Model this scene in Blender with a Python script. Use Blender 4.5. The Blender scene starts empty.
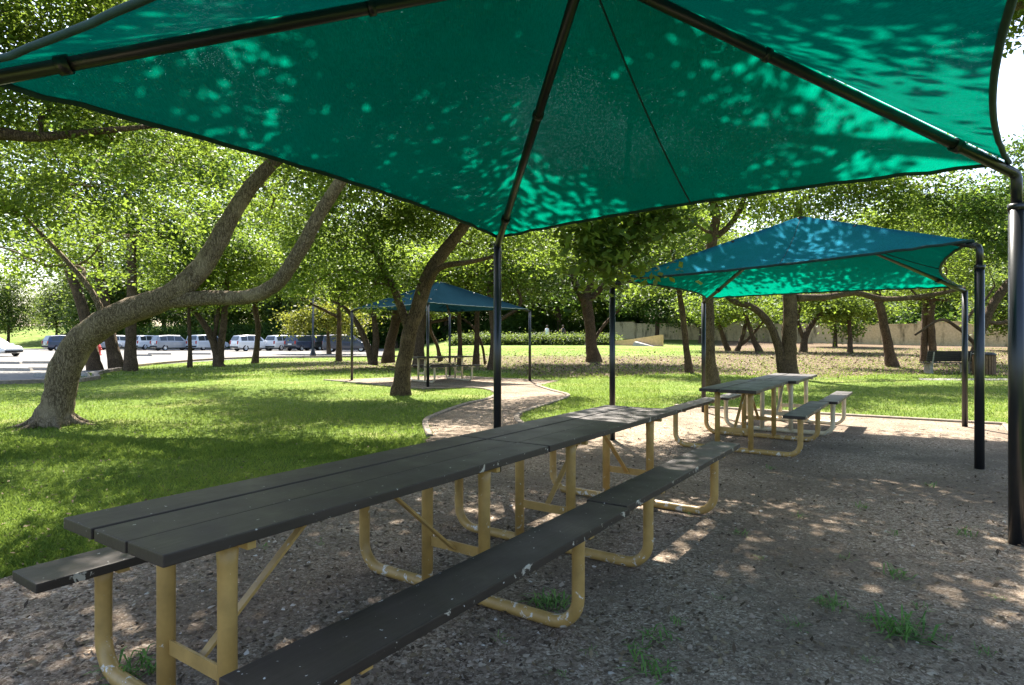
import bpy, bmesh, math, random
import numpy as np
from mathutils import Vector, Matrix

random.seed(7)
R = random.Random(11)
rng = np.random.default_rng(5)
scene = bpy.context.scene
COL = scene.collection
F, HZ, CAMH = 620.0, 337.0, 1.48

# ------------------------------------------------------------------ camera
cam_d = bpy.data.cameras.new("camera")
cam = bpy.data.objects.new("camera", cam_d)
COL.objects.link(cam)
cam.location = (0, 0, CAMH)
cam.rotation_euler = (math.radians(90), 0, 0)
cam_d.sensor_width = 36
cam_d.lens = F / 1024 * 36
cam_d.shift_y = -5.5 / 1024
cam_d.clip_start = 0.05
cam_d.clip_end = 2000
scene.camera = cam

# ------------------------------------------------------------------ helpers
def sstep(a, b, v):
    t = min(1.0, max(0.0, (v - a) / (b - a)))
    return t * t * (3 - 2 * t)

def gz(x, y):
    """height of the terrain"""
    if y < 24:
        return 0.0
    k = sstep(-0.20, -0.07, x / y)
    h = k * (0.65 * sstep(24, 52, y) + 0.6 * sstep(50, 80, y))
    h += (1 - k) * 3.6 * sstep(84, 120, y) + k * 1.2 * sstep(84, 125, y)
    return h

def P(px, py, d):
    return Vector(((px - 512) / F * d, d, CAMH + (HZ - py) / F * d))

def G(px, d):
    x = (px - 512) / F * d
    return Vector((x, d, gz(x, d)))

def tag(o, label=None, cat=None, group=None, kind=None):
    if label: o["label"] = label
    if cat: o["category"] = cat
    if group: o["group"] = group
    if kind: o["kind"] = kind
    return o

def thing(name, label, cat, loc=(0, 0, 0), rz=0.0, group=None):
    o = bpy.data.objects.new(name, None)
    o.empty_display_size = 0.3
    COL.objects.link(o)
    o.location = loc
    o.rotation_euler = (0, 0, rz)
    return tag(o, label, cat, group)

def copy_tree(o, parent=None):
    c = o.copy()
    COL.objects.link(c)
    if parent is not None:
        c.parent = parent
    for ch in list(o.children):
        copy_tree(ch, c)
    return c

class MB:
    def __init__(self):
        self.v, self.f, self.sm = [], [], []

    def add(self, vs, fs, smooth=False):
        o = len(self.v)
        self.v.extend([tuple(p) for p in vs])
        self.f.extend([tuple(i + o for i in f) for f in fs])
        self.sm.extend([smooth] * len(fs))

    def box(self, c, s, rot=None, bevel=0.0):
        bm = bmesh.new()
        bmesh.ops.create_cube(bm, size=1)
        bmesh.ops.scale(bm, vec=s, verts=bm.verts)
        if bevel:
            bmesh.ops.bevel(bm, geom=list(bm.edges), offset=bevel, segments=2, affect='EDGES', profile=0.7)
        M = Matrix.Translation(c)
        if rot is not None:
            M = M @ rot.to_4x4()
        bm.transform(M)
        bm.verts.index_update()
        self.add([v.co.copy() for v in bm.verts], [[v.index for v in f.verts] for f in bm.faces])
        bm.free()

    def bar(self, a, b, w, t, bevel=0.0):
        a, b = Vector(a), Vector(b)
        d = b - a
        q = d.to_track_quat('X', 'Z')
        self.box((a + b) / 2, (d.length, w, t), q.to_matrix(), bevel)

    def tube(self, pts, rad, n=10, cap=True, smooth=True, flat=None, wob=0.0, rs=None):
        pts = [Vector(p) for p in pts]
        if not hasattr(rad, '__len__'):
            rad = [rad] * len(pts)
        vs, fs = [], []
        up = Vector((0, 0, 1))
        prev = None
        for i, p in enumerate(pts):
            t = (pts[min(i + 1, len(pts) - 1)] - pts[max(i - 1, 0)])
            if t.length < 1e-9: t = Vector((0, 0, 1))
            t.normalize()
            if prev is None:
                a = t.cross(Vector((1, 0, 0)) if abs(t.x) < 0.9 else Vector((0, 1, 0))).normalized()
            else:
                a = (prev - t * prev.dot(t))
                a = a.normalized() if a.length > 1e-6 else t.orthogonal().normalized()
            prev = a
            b = t.cross(a)
            for k in range(n):
                an = 2 * math.pi * k / n
                r = rad[i]
                if wob:
                    r *= 1 + wob * (math.sin(an * 3 + i * 0.55) * 0.5 + math.sin(an * 5 - i * 0.9) * 0.3 + (rs.uniform(-.5, .5) if rs else 0))
                vs.append(p + (a * math.cos(an) + b * math.sin(an)) * r)
        for i in range(len(pts) - 1):
            for k in range(n):
                k2 = (k + 1) % n
                fs.append((i * n + k, i * n + k2, (i + 1) * n + k2, (i + 1) * n + k))
        self.add(vs, fs, smooth)
        if cap:
            o = len(self.v) - len(vs)
            self.f.append(tuple(o + k for k in reversed(range(n)))); self.sm.append(False)
            self.f.append(tuple(o + (len(pts) - 1) * n + k for k in range(n))); self.sm.append(False)

    def lathe(self, prof, n=20, origin=(0, 0, 0), axis='Z', smooth=True):
        vs, fs = [], []
        o = Vector(origin)
        for (r, z) in prof:
            for k in range(n):
                an = 2 * math.pi * k / n
                c, s = r * math.cos(an), r * math.sin(an)
                vs.append(o + (Vector((c, s, z)) if axis == 'Z' else Vector((c, z, s))))
        for i in range(len(prof) - 1):
            for k in range(n):
                k2 = (k + 1) % n
                fs.append((i * n + k, i * n + k2, (i + 1) * n + k2, (i + 1) * n + k))
        self.add(vs, fs, smooth)

    def build(self, name, mat, parent=None):
        me = bpy.data.meshes.new(name)
        me.from_pydata(self.v, [], self.f)
        me.polygons.foreach_set("use_smooth", self.sm)
        me.update()
        if mat: me.materials.append(mat)
        o = bpy.data.objects.new(name, me)
        COL.objects.link(o)
        if parent is not None: o.parent = parent
        return o

def poly_mesh(name, verts, nper, mat, parent=None, smooth=False):
    """many equal n-gons, verts (N*nper,3) numpy"""
    me = bpy.data.meshes.new(name)
    nv = len(verts); nf = nv // nper
    me.vertices.add(nv)
    me.vertices.foreach_set("co", np.ascontiguousarray(verts, dtype=np.float32).ravel())
    me.loops.add(nv)
    me.loops.foreach_set("vertex_index", np.arange(nv, dtype=np.int32))
    me.polygons.add(nf)
    me.polygons.foreach_set("loop_start", np.arange(0, nv, nper, dtype=np.int32))
    me.polygons.foreach_set("loop_total", np.full(nf, nper, dtype=np.int32))
    me.update(calc_edges=True)
    if mat: me.materials.append(mat)
    o = bpy.data.objects.new(name, me)
    COL.objects.link(o)
    if parent is not None: o.parent = parent
    return o

def catmull(pts, sub=5):
    """pts: list of tuples of any length -> smooth list"""
    A = [np.array(p, float) for p in pts]
    if len(A) < 3:
        return [A[0] + (A[-1] - A[0]) * t for t in np.linspace(0, 1, sub + 1)]
    A = [2 * A[0] - A[1]] + A + [2 * A[-1] - A[-2]]
    out = []
    for i in range(1, len(A) - 2):
        p0, p1, p2, p3 = A[i - 1], A[i], A[i + 1], A[i + 2]
        for k in range(sub):
            t = k / sub
            out.append(0.5 * ((2 * p1) + (-p0 + p2) * t + (2 * p0 - 5 * p1 + 4 * p2 - p3) * t * t + (-p0 + 3 * p1 - 3 * p2 + p3) * t ** 3))
    out.append(A[-2])
    return out

# ------------------------------------------------------------------ materials
def newmat(name):
    m = bpy.data.materials.new(name)
    m.use_nodes = True
    nt = m.node_tree
    for n in list(nt.nodes): nt.nodes.remove(n)
    return m, nt, nt.nodes.new('ShaderNodeOutputMaterial')

def N(nt, typ, **kw):
    n = nt.nodes.new(typ)
    for k, v in kw.items():
        if k.startswith('i_'):
            key = k[2:]
            key = int(key) if key.isdigit() else key.replace('_', ' ')
            n.inputs[key].default_value = v
        else:
            setattr(n, k, v)
    return n

def noise(nt, scale, detail=4, rough=0.55, vec=None, dist=0.0):
    n = N(nt, 'ShaderNodeTexNoise')
    n.inputs['Scale'].default_value = scale
    n.inputs['Detail'].default_value = detail
    n.inputs['Roughness'].default_value = rough
    n.inputs['Distortion'].default_value = dist
    if vec is not None: nt.links.new(vec, n.inputs['Vector'])
    return n

def ramp(nt, fac, stops, interp='LINEAR'):
    r = N(nt, 'ShaderNodeValToRGB')
    r.color_ramp.interpolation = interp
    els = r.color_ramp.elements
    while len(els) < len(stops): els.new(0.5)
    for e, (p, c) in zip(els, stops):
        e.position = p
        e.color = (c[0], c[1], c[2], 1) if hasattr(c, '__len__') else (c, c, c, 1)
    nt.links.new(fac, r.inputs['Fac'])
    return r

def mixc(nt, fac, a, b):
    m = N(nt, 'ShaderNodeMix', data_type='RGBA')
    for sock, val in ((m.inputs[0], fac), (m.inputs[6], a), (m.inputs[7], b)):
        if hasattr(val, 'links') or hasattr(val, 'is_linked'):
            nt.links.new(val, sock)
        elif hasattr(val, '__len__'):
            sock.default_value = (val[0], val[1], val[2], 1)
        else:
            sock.default_value = val
    return m.outputs[2]

def principled(nt, out, rough=0.6, metal=0.0, spec=0.5, col=None):
    p = N(nt, 'ShaderNodeBsdfPrincipled')
    p.inputs['Roughness'].default_value = rough
    p.inputs['Metallic'].default_value = metal
    p.inputs['Specular IOR Level'].default_value = spec
    if col is not None:
        if hasattr(col, 'links'): nt.links.new(col, p.inputs['Base Color'])
        else: p.inputs['Base Color'].default_value = (*col, 1)
    nt.links.new(p.outputs[0], out.inputs['Surface'])
    return p

def bump(nt, p, h, strength=0.4, dist=0.01):
    b = N(nt, 'ShaderNodeBump')
    b.inputs['Strength'].default_value = strength
    b.inputs['Distance'].default_value = dist
    nt.links.new(h, b.inputs['Height'])
    nt.links.new(b.outputs[0], p.inputs['Normal'])
    return b

def coord(nt, kind='Object'):
    return N(nt, 'ShaderNodeTexCoord').outputs[kind]

def pos(nt):
    return N(nt, 'ShaderNodeNewGeometry').outputs['Position']

def simple(name, col, rough=0.5, metal=0.0, spec=0.5, var=0.25, scale=6.0, bs=0.15):
    m, nt, out = newmat(name)
    c = coord(nt)
    n = noise(nt, scale, 5, 0.6, c)
    dark = tuple(x * (1 - var) for x in col); light = tuple(min(1, x * (1 + var)) for x in col)
    r = ramp(nt, n.outputs[0], [(0.3, dark), (0.7, light)])
    p = principled(nt, out, rough, metal, spec, r.outputs[0])
    if bs: bump(nt, p, n.outputs[0], bs, 0.01)
    return m

def leafmat(name, c1, c2, trans=0.45, tcol=(0.17, 0.24, 0.03), gloss=0.5, namp=1.0):
    m, nt, out = newmat(name)
    g = N(nt, 'ShaderNodeNewGeometry')
    n = noise(nt, 0.55, 2, 0.5, g.outputs['Position'])
    mx = N(nt, 'ShaderNodeMath', operation='MULTIPLY_ADD')
    nt.links.new(g.outputs['Random Per Island'], mx.inputs[0])
    mx.inputs[1].default_value = 0.75
    ad = N(nt, 'ShaderNodeMath', operation='MULTIPLY_ADD')
    nt.links.new(n.outputs[0], ad.inputs[0]); ad.inputs[1].default_value = namp; ad.inputs[2].default_value = .13 - .5 * namp
    nt.links.new(ad.outputs[0], mx.inputs[2])
    c = ramp(nt, mx.outputs[0], [(0.1, c1), (0.75, c2), (0.97, (c2[0] * 1.5, c2[1] * 1.15, c2[2]))])
    p = N(nt, 'ShaderNodeBsdfPrincipled')
    p.inputs['Roughness'].default_value = gloss
    p.inputs['Specular IOR Level'].default_value = 0.16
    nt.links.new(c.outputs[0], p.inputs['Base Color'])
    t = N(nt, 'ShaderNodeBsdfTranslucent')
    tc = ramp(nt, mx.outputs[0], [(0.1, tuple(x * 0.6 for x in tcol)), (0.8, tcol)])
    nt.links.new(tc.outputs[0], t.inputs['Color'])
    ms = N(nt, 'ShaderNodeMixShader'); ms.inputs[0].default_value = trans
    nt.links.new(p.outputs[0], ms.inputs[1]); nt.links.new(t.outputs[0], ms.inputs[2])
    nt.links.new(ms.outputs[0], out.inputs['Surface'])
    return m

M = {}
M['leaf'] = leafmat('oak_leaf', (0.020, 0.050, 0.009), (0.090, 0.150, 0.024), 0.45, (0.28, 0.39, 0.045))
M['leaf_dark'] = leafmat('dark_leaf', (0.020, 0.048, 0.012), (0.065, 0.115, 0.022), 0.42, (0.14, 0.24, 0.03))
M['leaf_far'] = leafmat('far_leaf', (0.026, 0.055, 0.016), (0.085, 0.130, 0.030), 0.45, (0.20, 0.27, 0.045))
M['leaf_yellow'] = leafmat('yellow_leaf', (0.055, 0.085, 0.012), (0.145, 0.165, 0.022), 0.5, (0.27, 0.29, 0.035))
M['grass'] = leafmat('grass_blade', (0.055, 0.115, 0.014), (0.175, 0.240, 0.045), 0.42, (0.26, 0.36, 0.055), 0.55, 2.2)
M['weed'] = leafmat('weed_leaf', (0.075, 0.18, 0.040), (0.17, 0.29, 0.08), 0.35, (0.16, 0.34, 0.06), 0.5)

def bark(name, c1, c2):
    m, nt, out = newmat(name)
    c = pos(nt)
    mp = N(nt, 'ShaderNodeMapping'); mp.inputs['Scale'].default_value = (1, 1, 0.22)
    nt.links.new(c, mp.inputs['Vector'])
    wn = noise(nt, 5, 3, 0.6, c)
    vm = N(nt, 'ShaderNodeVectorMath', operation='MULTIPLY_ADD')
    nt.links.new(wn.outputs['Color'], vm.inputs[0]); vm.inputs[1].default_value = (.12, .12, .12); nt.links.new(mp.outputs[0], vm.inputs[2])
    v = N(nt, 'ShaderNodeTexVoronoi', feature='DISTANCE_TO_EDGE'); v.inputs['Scale'].default_value = 34
    nt.links.new(vm.outputs[0], v.inputs['Vector'])
    n1 = noise(nt, 40, 6, 0.7, mp.outputs[0], 0.6)
    n2 = noise(nt, 2.2, 3, 0.6, c)
    fr = ramp(nt, v.outputs[0], [(0.0, 0.45), (0.14, 1.0)])
    hm = N(nt, 'ShaderNodeMath', operation='MULTIPLY'); nt.links.new(fr.outputs[0], hm.inputs[0]); nt.links.new(n1.outputs[0], hm.inputs[1])
    r = ramp(nt, hm.outputs[0], [(0.05, tuple(x * .6 for x in c1)), (0.32, c1), (0.62, c2)])
    lich = ramp(nt, n2.outputs[0], [(0.52, 0), (0.70, 0.4)])
    cc = mixc(nt, lich.outputs[0], r.outputs[0], (c2[0] * 1.5, c2[1] * 1.55, c2[2] * 1.5))
    p = principled(nt, out, 0.9, 0, 0.2, cc)
    bump(nt, p, hm.outputs[0], 1.0, 0.05)
    return m
M['bark'] = bark('bark', (0.056, 0.036, 0.021), (0.185, 0.125, 0.078))
M['bark_grey'] = bark('grey_bark', (0.12, 0.088, 0.056), (0.38, 0.295, 0.20))

# --- shade-cloth
def cloth(name, topc, undc, tcol, trans, holes=True):
    """woven shade cloth: reflected sky tinted into the topside colour, greener underside, light glows through it"""
    m, nt, out = newmat(name)
    c = coord(nt)
    mp = N(nt, 'ShaderNodeMapping'); mp.inputs['Scale'].default_value = (1.0, 0.12, 0.12)
    nt.links.new(c, mp.inputs['Vector'])
    mp.inputs['Rotation'].default_value = (0, 0, math.radians(34))
    n1 = noise(nt, 260, 2, 0.6, mp.outputs[0])
    n2 = noise(nt, 1.6, 4, 0.6, c)
    n3 = noise(nt, 330, 1, 0.5, c)
    k = ramp(nt, n1.outputs[0], [(0.28, 0.72), (0.72, 1.22)])
    k2 = ramp(nt, n2.outputs[0], [(0.3, 0.86), (0.7, 1.06)])
    mm = N(nt, 'ShaderNodeMath', operation='MULTIPLY')
    nt.links.new(k.outputs[0], mm.inputs[0]); nt.links.new(k2.outputs[0], mm.inputs[1])
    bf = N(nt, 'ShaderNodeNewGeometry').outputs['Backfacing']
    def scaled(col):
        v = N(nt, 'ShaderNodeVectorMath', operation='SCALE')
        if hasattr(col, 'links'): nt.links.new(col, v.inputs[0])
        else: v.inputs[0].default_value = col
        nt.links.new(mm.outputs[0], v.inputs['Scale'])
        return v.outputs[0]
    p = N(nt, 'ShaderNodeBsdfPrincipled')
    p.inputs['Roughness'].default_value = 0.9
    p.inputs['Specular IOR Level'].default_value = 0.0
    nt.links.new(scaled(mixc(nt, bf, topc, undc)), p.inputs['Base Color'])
    b = N(nt, 'ShaderNodeBump'); b.inputs['Strength'].default_value = 0.25; b.inputs['Distance'].default_value = 0.004
    nt.links.new(n1.outputs[0], b.inputs['Height']); nt.links.new(b.outputs[0], p.inputs['Normal'])
    t = N(nt, 'ShaderNodeBsdfTranslucent'); nt.links.new(scaled(tcol), t.inputs['Color'])
    ms = N(nt, 'ShaderNodeMixShader'); ms.inputs[0].default_value = trans
    nt.links.new(p.outputs[0], ms.inputs[1]); nt.links.new(t.outputs[0], ms.inputs[2])
    last = ms.outputs[0]
    if holes:
        tr = N(nt, 'ShaderNodeBsdfTransparent')
        tr.inputs[0].default_value = (0.55, 0.95, 0.8, 1)
        hr = ramp(nt, n3.outputs[0], [(0.70, 0.0), (0.76, 0.55)])
        m2 = N(nt, 'ShaderNodeMixShader')
        nt.links.new(hr.outputs[0], m2.inputs[0]); nt.links.new(last, m2.inputs[1]); nt.links.new(tr.outputs[0], m2.inputs[2])
        last = m2.outputs[0]
    nt.links.new(last, out.inputs['Surface'])
    return m
M['cloth'] = cloth('green_shade_cloth', (0.030, 0.240, 0.38), (0.002, 0.070, 0.060), (0.0, 0.225, 0.135), 0.43)  # blue topside colour stands in for sky reflected on one green fabric
M['cloth_blue'] = cloth('blue_shade_cloth', (0.005, 0.017, 0.027), (0.004, 0.012, 0.015), (0.003, 0.015, 0.018), 0.25, False)
M['hem'] = simple('hem_webbing', (0.02, 0.05, 0.045), 0.8, 0, 0.2)

def paint_metal(name, col, rough, chip=None, chipz=None):
    m, nt, out = newmat(name)
    c = coord(nt)
    n = noise(nt, 9, 5, 0.6, c)
    dark = tuple(x * 0.78 for x in col); light = tuple(x * 1.15 for x in col)
    cc = ramp(nt, n.outputs[0], [(0.3, dark), (0.7, light)]).outputs[0]
    if chip:
        n2 = noise(nt, 16, 6, 0.7, c, 0.5)
        sep = N(nt, 'ShaderNodeSeparateXYZ'); nt.links.new(c, sep.inputs[0])
        low = ramp(nt, sep.outputs[2], [(0.0, 0.13), (0.25, 0.04), (1, 0.01)])
        sm = N(nt, 'ShaderNodeMath', operation='ADD')
        nt.links.new(n2.outputs[0], sm.inputs[0]); nt.links.new(low.outputs[0], sm.inputs[1])
        k = ramp(nt, sm.outputs[0], [(0.685, 0), (0.70, 1)])
        cc = mixc(nt, k.outputs[0], cc, chip)
        n3 = noise(nt, 5, 4, 0.7, c)
        k3 = ramp(nt, n3.outputs[0], [(0.66, 0), (0.72, 0.6)])
        cc = mixc(nt, k3.outputs[0], cc, (0.23, 0.12, 0.05))
    p = principled(nt, out, rough, 0, 0.5, cc)
    bump(nt, p, n.outputs[0], 0.12, 0.004)
    return m
M['ochre'] = paint_metal('ochre_paint', (0.41, 0.255, 0.080), 0.42, (0.62, 0.58, 0.52))
M['cream'] = paint_metal('cream_sunlit_paint', (0.60, 0.50, 0.33), 0.45, (0.6, 0.58, 0.5))
M['black'] = paint_metal('black_gloss_paint', (0.012, 0.013, 0.016), 0.30)
M['black2'] = paint_metal('black_frame_paint', (0.020, 0.017, 0.014), 0.36)
M['steel'] = paint_metal('galvanised_steel', (0.30, 0.30, 0.29), 0.45)

def plank(name, col, half):
    m, nt, out = newmat(name)
    c = coord(nt)
    mp = N(nt, 'ShaderNodeMapping'); mp.inputs['Scale'].default_value = (1, 0.07, 1)
    nt.links.new(c, mp.inputs['Vector'])
    g = noise(nt, 55, 5, 0.65, mp.outputs[0])
    n = noise(nt, 3.5, 5, 0.65, c)
    sp = noise(nt, 30, 3, 0.6, c)
    cc = ramp(nt, g.outputs[0], [(0.25, tuple(x * 0.72 for x in col)), (0.8, tuple(x * 1.35 for x in col))]).outputs[0]
    w = ramp(nt, n.outputs[0], [(0.45, 0), (0.75, 0.55)])
    cc = mixc(nt, w.outputs[0], cc, (col[0] * 1.9, col[1] * 1.85, col[2] * 1.75))
    # bird droppings and chips: specks
    k = ramp(nt, sp.outputs[0], [(0.70, 0), (0.715, 0.85)])
    cc = mixc(nt, k.outputs[0], cc, (0.55, 0.53, 0.50))
    # worn long edges
    sep = N(nt, 'ShaderNodeSeparateXYZ'); nt.links.new(c, sep.inputs[0])
    ab = N(nt, 'ShaderNodeMath', operation='ABSOLUTE'); nt.links.new(sep.outputs[0], ab.inputs[0])
    e = N(nt, 'ShaderNodeMapRange'); e.inputs['From Min'].default_value = half - 0.02; e.inputs['From Max'].default_value = half
    e.inputs['To Min'].default_value = 0; e.inputs['To Max'].default_value = 0.19
    nt.links.new(ab.outputs[0], e.inputs['Value'])
    n4 = noise(nt, 12, 6, 0.7, c, 0.6)
    s = N(nt, 'ShaderNodeMath', operation='ADD'); nt.links.new(n4.outputs[0], s.inputs[0]); nt.links.new(e.outputs[0], s.inputs[1])
    k2 = ramp(nt, s.outputs[0], [(0.80, 0), (0.82, 1)])
    cc = mixc(nt, k2.outputs[0], cc, (0.40, 0.36, 0.30))
    p = principled(nt, out, 0.5, 0, 0.42, cc)
    rr = ramp(nt, n.outputs[0], [(0.3, 0.42), (0.7, 0.62)])
    nt.links.new(rr.outputs[0], p.inputs['Roughness'])
    bump(nt, p, g.outputs[0], 0.25, 0.004)
    return m
M['plank'] = plank('dark_table_plank', (0.030, 0.0205, 0.016), 0.38)
M['bench_plank'] = plank('dark_bench_plank', (0.026, 0.0175, 0.0135), 0.135)

# --- ground
def ground_mat():
    m, nt, out = newmat('lawn_ground')
    c = pos(nt)
    at = N(nt, 'ShaderNodeAttribute'); at.attribute_name = 'litter'
    n1 = noise(nt, 0.6, 4, 0.6, c)
    n2 = noise(nt, 14, 5, 0.7, c)
    n3 = noise(nt, 70, 3, 0.7, c)
    g = ramp(nt, n2.outputs[0], [(0.3, (0.058, 0.105, 0.016)), (0.7, (0.155, 0.205, 0.040))])
    dry = ramp(nt, n1.outputs[0], [(0.50, 0), (0.72, 0.6)])
    gc = mixc(nt, dry.outputs[0], g.outputs[0], (0.29, 0.26, 0.10))
    l = ramp(nt, n3.outputs[0], [(0.30, (0.045, 0.031, 0.020)), (0.55, (0.135, 0.096, 0.060)), (0.75, (0.25, 0.195, 0.125))])
    s = N(nt, 'ShaderNodeMath', operation='MULTIPLY_ADD')
    nt.links.new(n2.outputs[0], s.inputs[0]); s.inputs[1].default_value = 0.9; s.inputs[2].default_value = -0.45
    a = N(nt, 'ShaderNodeMath', operation='ADD'); nt.links.new(s.outputs[0], a.inputs[0]); nt.links.new(at.outputs['Fac'], a.inputs[1])
    k = ramp(nt, a.outputs[0], [(0.40, 0), (0.60, 1)])
    cc = mixc(nt, k.outputs[0], gc, l.outputs[0])
    p = principled(nt, out, 0.95, 0, 0.1, cc)
    bump(nt, p, n3.outputs[0], 0.8, 0.03)
    return m
M['ground'] = ground_mat()

def gravel_mat():
    m, nt, out = newmat('gravel_and_bark')
    c = pos(nt)
    v = N(nt, 'ShaderNodeTexVoronoi'); v.inputs['Scale'].default_value = 58; nt.links.new(c, v.inputs['Vector'])
    v2 = N(nt, 'ShaderNodeTexVoronoi'); v2.inputs['Scale'].default_value = 130; nt.links.new(c, v2.inputs['Vector'])
    n1 = noise(nt, 0.75, 5, 0.62, c)
    n2 = noise(nt, 9, 5, 0.7, c)
    hs = N(nt, 'ShaderNodeSeparateColor'); nt.links.new(v.outputs['Color'], hs.inputs[0])
    hs2 = N(nt, 'ShaderNodeSeparateColor'); nt.links.new(v2.outputs['Color'], hs2.inputs[0])
    chips = ramp(nt, hs.outputs[0], [(0.0, (0.075, 0.053, 0.037)), (0.5, (0.225, 0.166, 0.118)), (0.85, (0.37, 0.290, 0.215)), (1.0, (0.55, 0.465, 0.37))])
    fine = ramp(nt, hs2.outputs[0], [(0.0, (0.095, 0.066, 0.044)), (0.6, (0.255, 0.188, 0.130)), (1.0, (0.50, 0.415, 0.32))])
    kk = ramp(nt, n2.outputs[0], [(0.4, 0), (0.6, 1)])
    cc = mixc(nt, kk.outputs[0], chips.outputs[0], fine.outputs[0])
    dirt = ramp(nt, n1.outputs[0], [(0.42, 0.0), (0.60, 0.72)])
    cc = mixc(nt, dirt.outputs[0], cc, (0.115, 0.088, 0.064))
    p = principled(nt, out, 0.95, 0, 0.15, cc)
    ad = N(nt, 'ShaderNodeMath', operation='ADD'); nt.links.new(hs.outputs[1], ad.inputs[0]); nt.links.new(n2.outputs[0], ad.inputs[1])
    bump(nt, p, ad.outputs[0], 0.8, 0.02)
    return m
M['gravel'] = gravel_mat()

def pebble_mat():
    m, nt, out = newmat('pebbles')
    g = N(nt, 'ShaderNodeNewGeometry')
    r = ramp(nt, g.outputs['Random Per Island'], [(0, (0.062, 0.043, 0.030)), (0.45, (0.190, 0.138, 0.098)), (0.8, (0.33, 0.252, 0.188)), (0.97, (0.36, 0.29, 0.22)), (1, (0.55, 0.51, 0.46))])
    principled(nt, out, 0.9, 0, 0.2, r.outputs[0])
    return m
M['pebble'] = pebble_mat()

def litter_mat():
    m, nt, out = newmat('fallen_leaf')
    g = N(nt, 'ShaderNodeNewGeometry')
    r = ramp(nt, g.outputs['Random Per Island'], [(0, (0.045, 0.030, 0.019)), (0.6, (0.130, 0.092, 0.056)), (1, (0.25, 0.19, 0.115))])
    principled(nt, out, 0.8, 0, 0.2, r.outputs[0])
    return m
M['litter'] = litter_mat()
M['kerb'] = simple('weathered_kerb', (0.20, 0.165, 0.13), 0.9, 0, 0.2, 0.4, 9)
M['concrete'] = simple('concrete', (0.30, 0.275, 0.24), 0.9, 0, 0.2, 0.3, 12)
M['asphalt'] = simple('pale_asphalt', (0.135, 0.128, 0.118), 0.9, 0, 0.2, 0.25, 3)

def wall_mat():
    m, nt, out = newmat('stained_stone_wall')
    c = pos(nt)
    mp = N(nt, 'ShaderNodeMapping'); mp.inputs['Scale'].default_value = (1, 1, 0.3); nt.links.new(c, mp.inputs['Vector'])
    n1 = noise(nt, 1.3, 5, 0.65, mp.outputs[0]); n2 = noise(nt, 8, 4, 0.6, c)
    r = ramp(nt, n2.outputs[0], [(0.3, (0.46, 0.35, 0.18)), (0.7, (0.64, 0.51, 0.29))])
    k = ramp(nt, n1.outputs[0], [(0.52, 0), (0.68, 0.85)])
    cc = mixc(nt, k.outputs[0], r.outputs[0], (0.10, 0.085, 0.04))
    p = principled(nt, out, 0.9, 0, 0.2, cc)
    bump(nt, p, n2.outputs[0], 0.5, 0.02)
    return m
M['wall'] = wall_mat()
M['timber'] = simple('brown_timber', (0.16, 0.10, 0.06), 0.8, 0, 0.2, 0.35, 14)
M['dark_timber'] = simple('dark_stained_timber', (0.030, 0.026, 0.023), 0.75, 0, 0.25, 0.3, 14)
M['tan_stone'] = simple('tan_stone', (0.62, 0.40, 0.21), 0.85, 0, 0.2, 0.2, 4)
M['roof_grey'] = simple('grey_shingles', (0.22, 0.22, 0.23), 0.85, 0, 0.2, 0.2, 8)
M['roof_red'] = simple('red_tiles', (0.30, 0.10, 0.07), 0.85, 0, 0.2, 0.25, 8)
M['render'] = simple('pale_render', (0.55, 0.48, 0.40), 0.9, 0, 0.2, 0.12, 3)

def carpaint(name, col):
    m, nt, out = newmat(name)
    n = noise(nt, 3, 3, 0.5, coord(nt))
    r = ramp(nt, n.outputs[0], [(0.3, tuple(x * 0.92 for x in col)), (0.7, col)])
    p = principled(nt, out, 0.28, 0, 0.5, r.outputs[0])
    p.inputs['Coat Weight'].default_value = 0.6
    p.inputs['Coat Roughness'].default_value = 0.06
    return m
PAINT = {'white': carpaint('white_paint', (0.74, 0.75, 0.76)), 'silver': carpaint('silver_paint', (0.25, 0.275, 0.31)),
         'blue': carpaint('dark_blue_paint', (0.02, 0.04, 0.09)), 'navy': carpaint('navy_paint', (0.03, 0.042, 0.075)),
         'black': carpaint('black_paint', (0.012, 0.013, 0.016)), 'pale': carpaint('pale_blue_paint', (0.42, 0.48, 0.55))}
M['glass'] = carpaint('car_glass', (0.02, 0.028, 0.035))
M['tyre'] = simple('tyre_rubber', (0.02, 0.02, 0.02), 0.85, 0, 0.2, 0.2)
M['rim'] = simple('alloy_rim', (0.5, 0.5, 0.5), 0.35, 0.6, 0.5, 0.1)
M['tail'] = simple('tail_light', (0.35, 0.015, 0.012), 0.25, 0, 0.5, 0.1)
M['lamp'] = simple('head_light', (0.7, 0.7, 0.72), 0.15, 0, 0.5, 0.05)
M['red'] = simple('red_paint', (0.5, 0.03, 0.02), 0.45, 0, 0.5, 0.15)
M['skin'] = simple('skin', (0.45, 0.26, 0.18), 0.6, 0, 0.3, 0.1)
M['white_cotton'] = simple('white_cotton', (0.75, 0.74, 0.72), 0.9, 0, 0.2, 0.08)
M['dark_cotton'] = simple('dark_cotton', (0.03, 0.03, 0.04), 0.9, 0, 0.2, 0.1)
M['hair'] = simple('dark_hair', (0.03, 0.02, 0.015), 0.7, 0, 0.3, 0.2)

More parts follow.
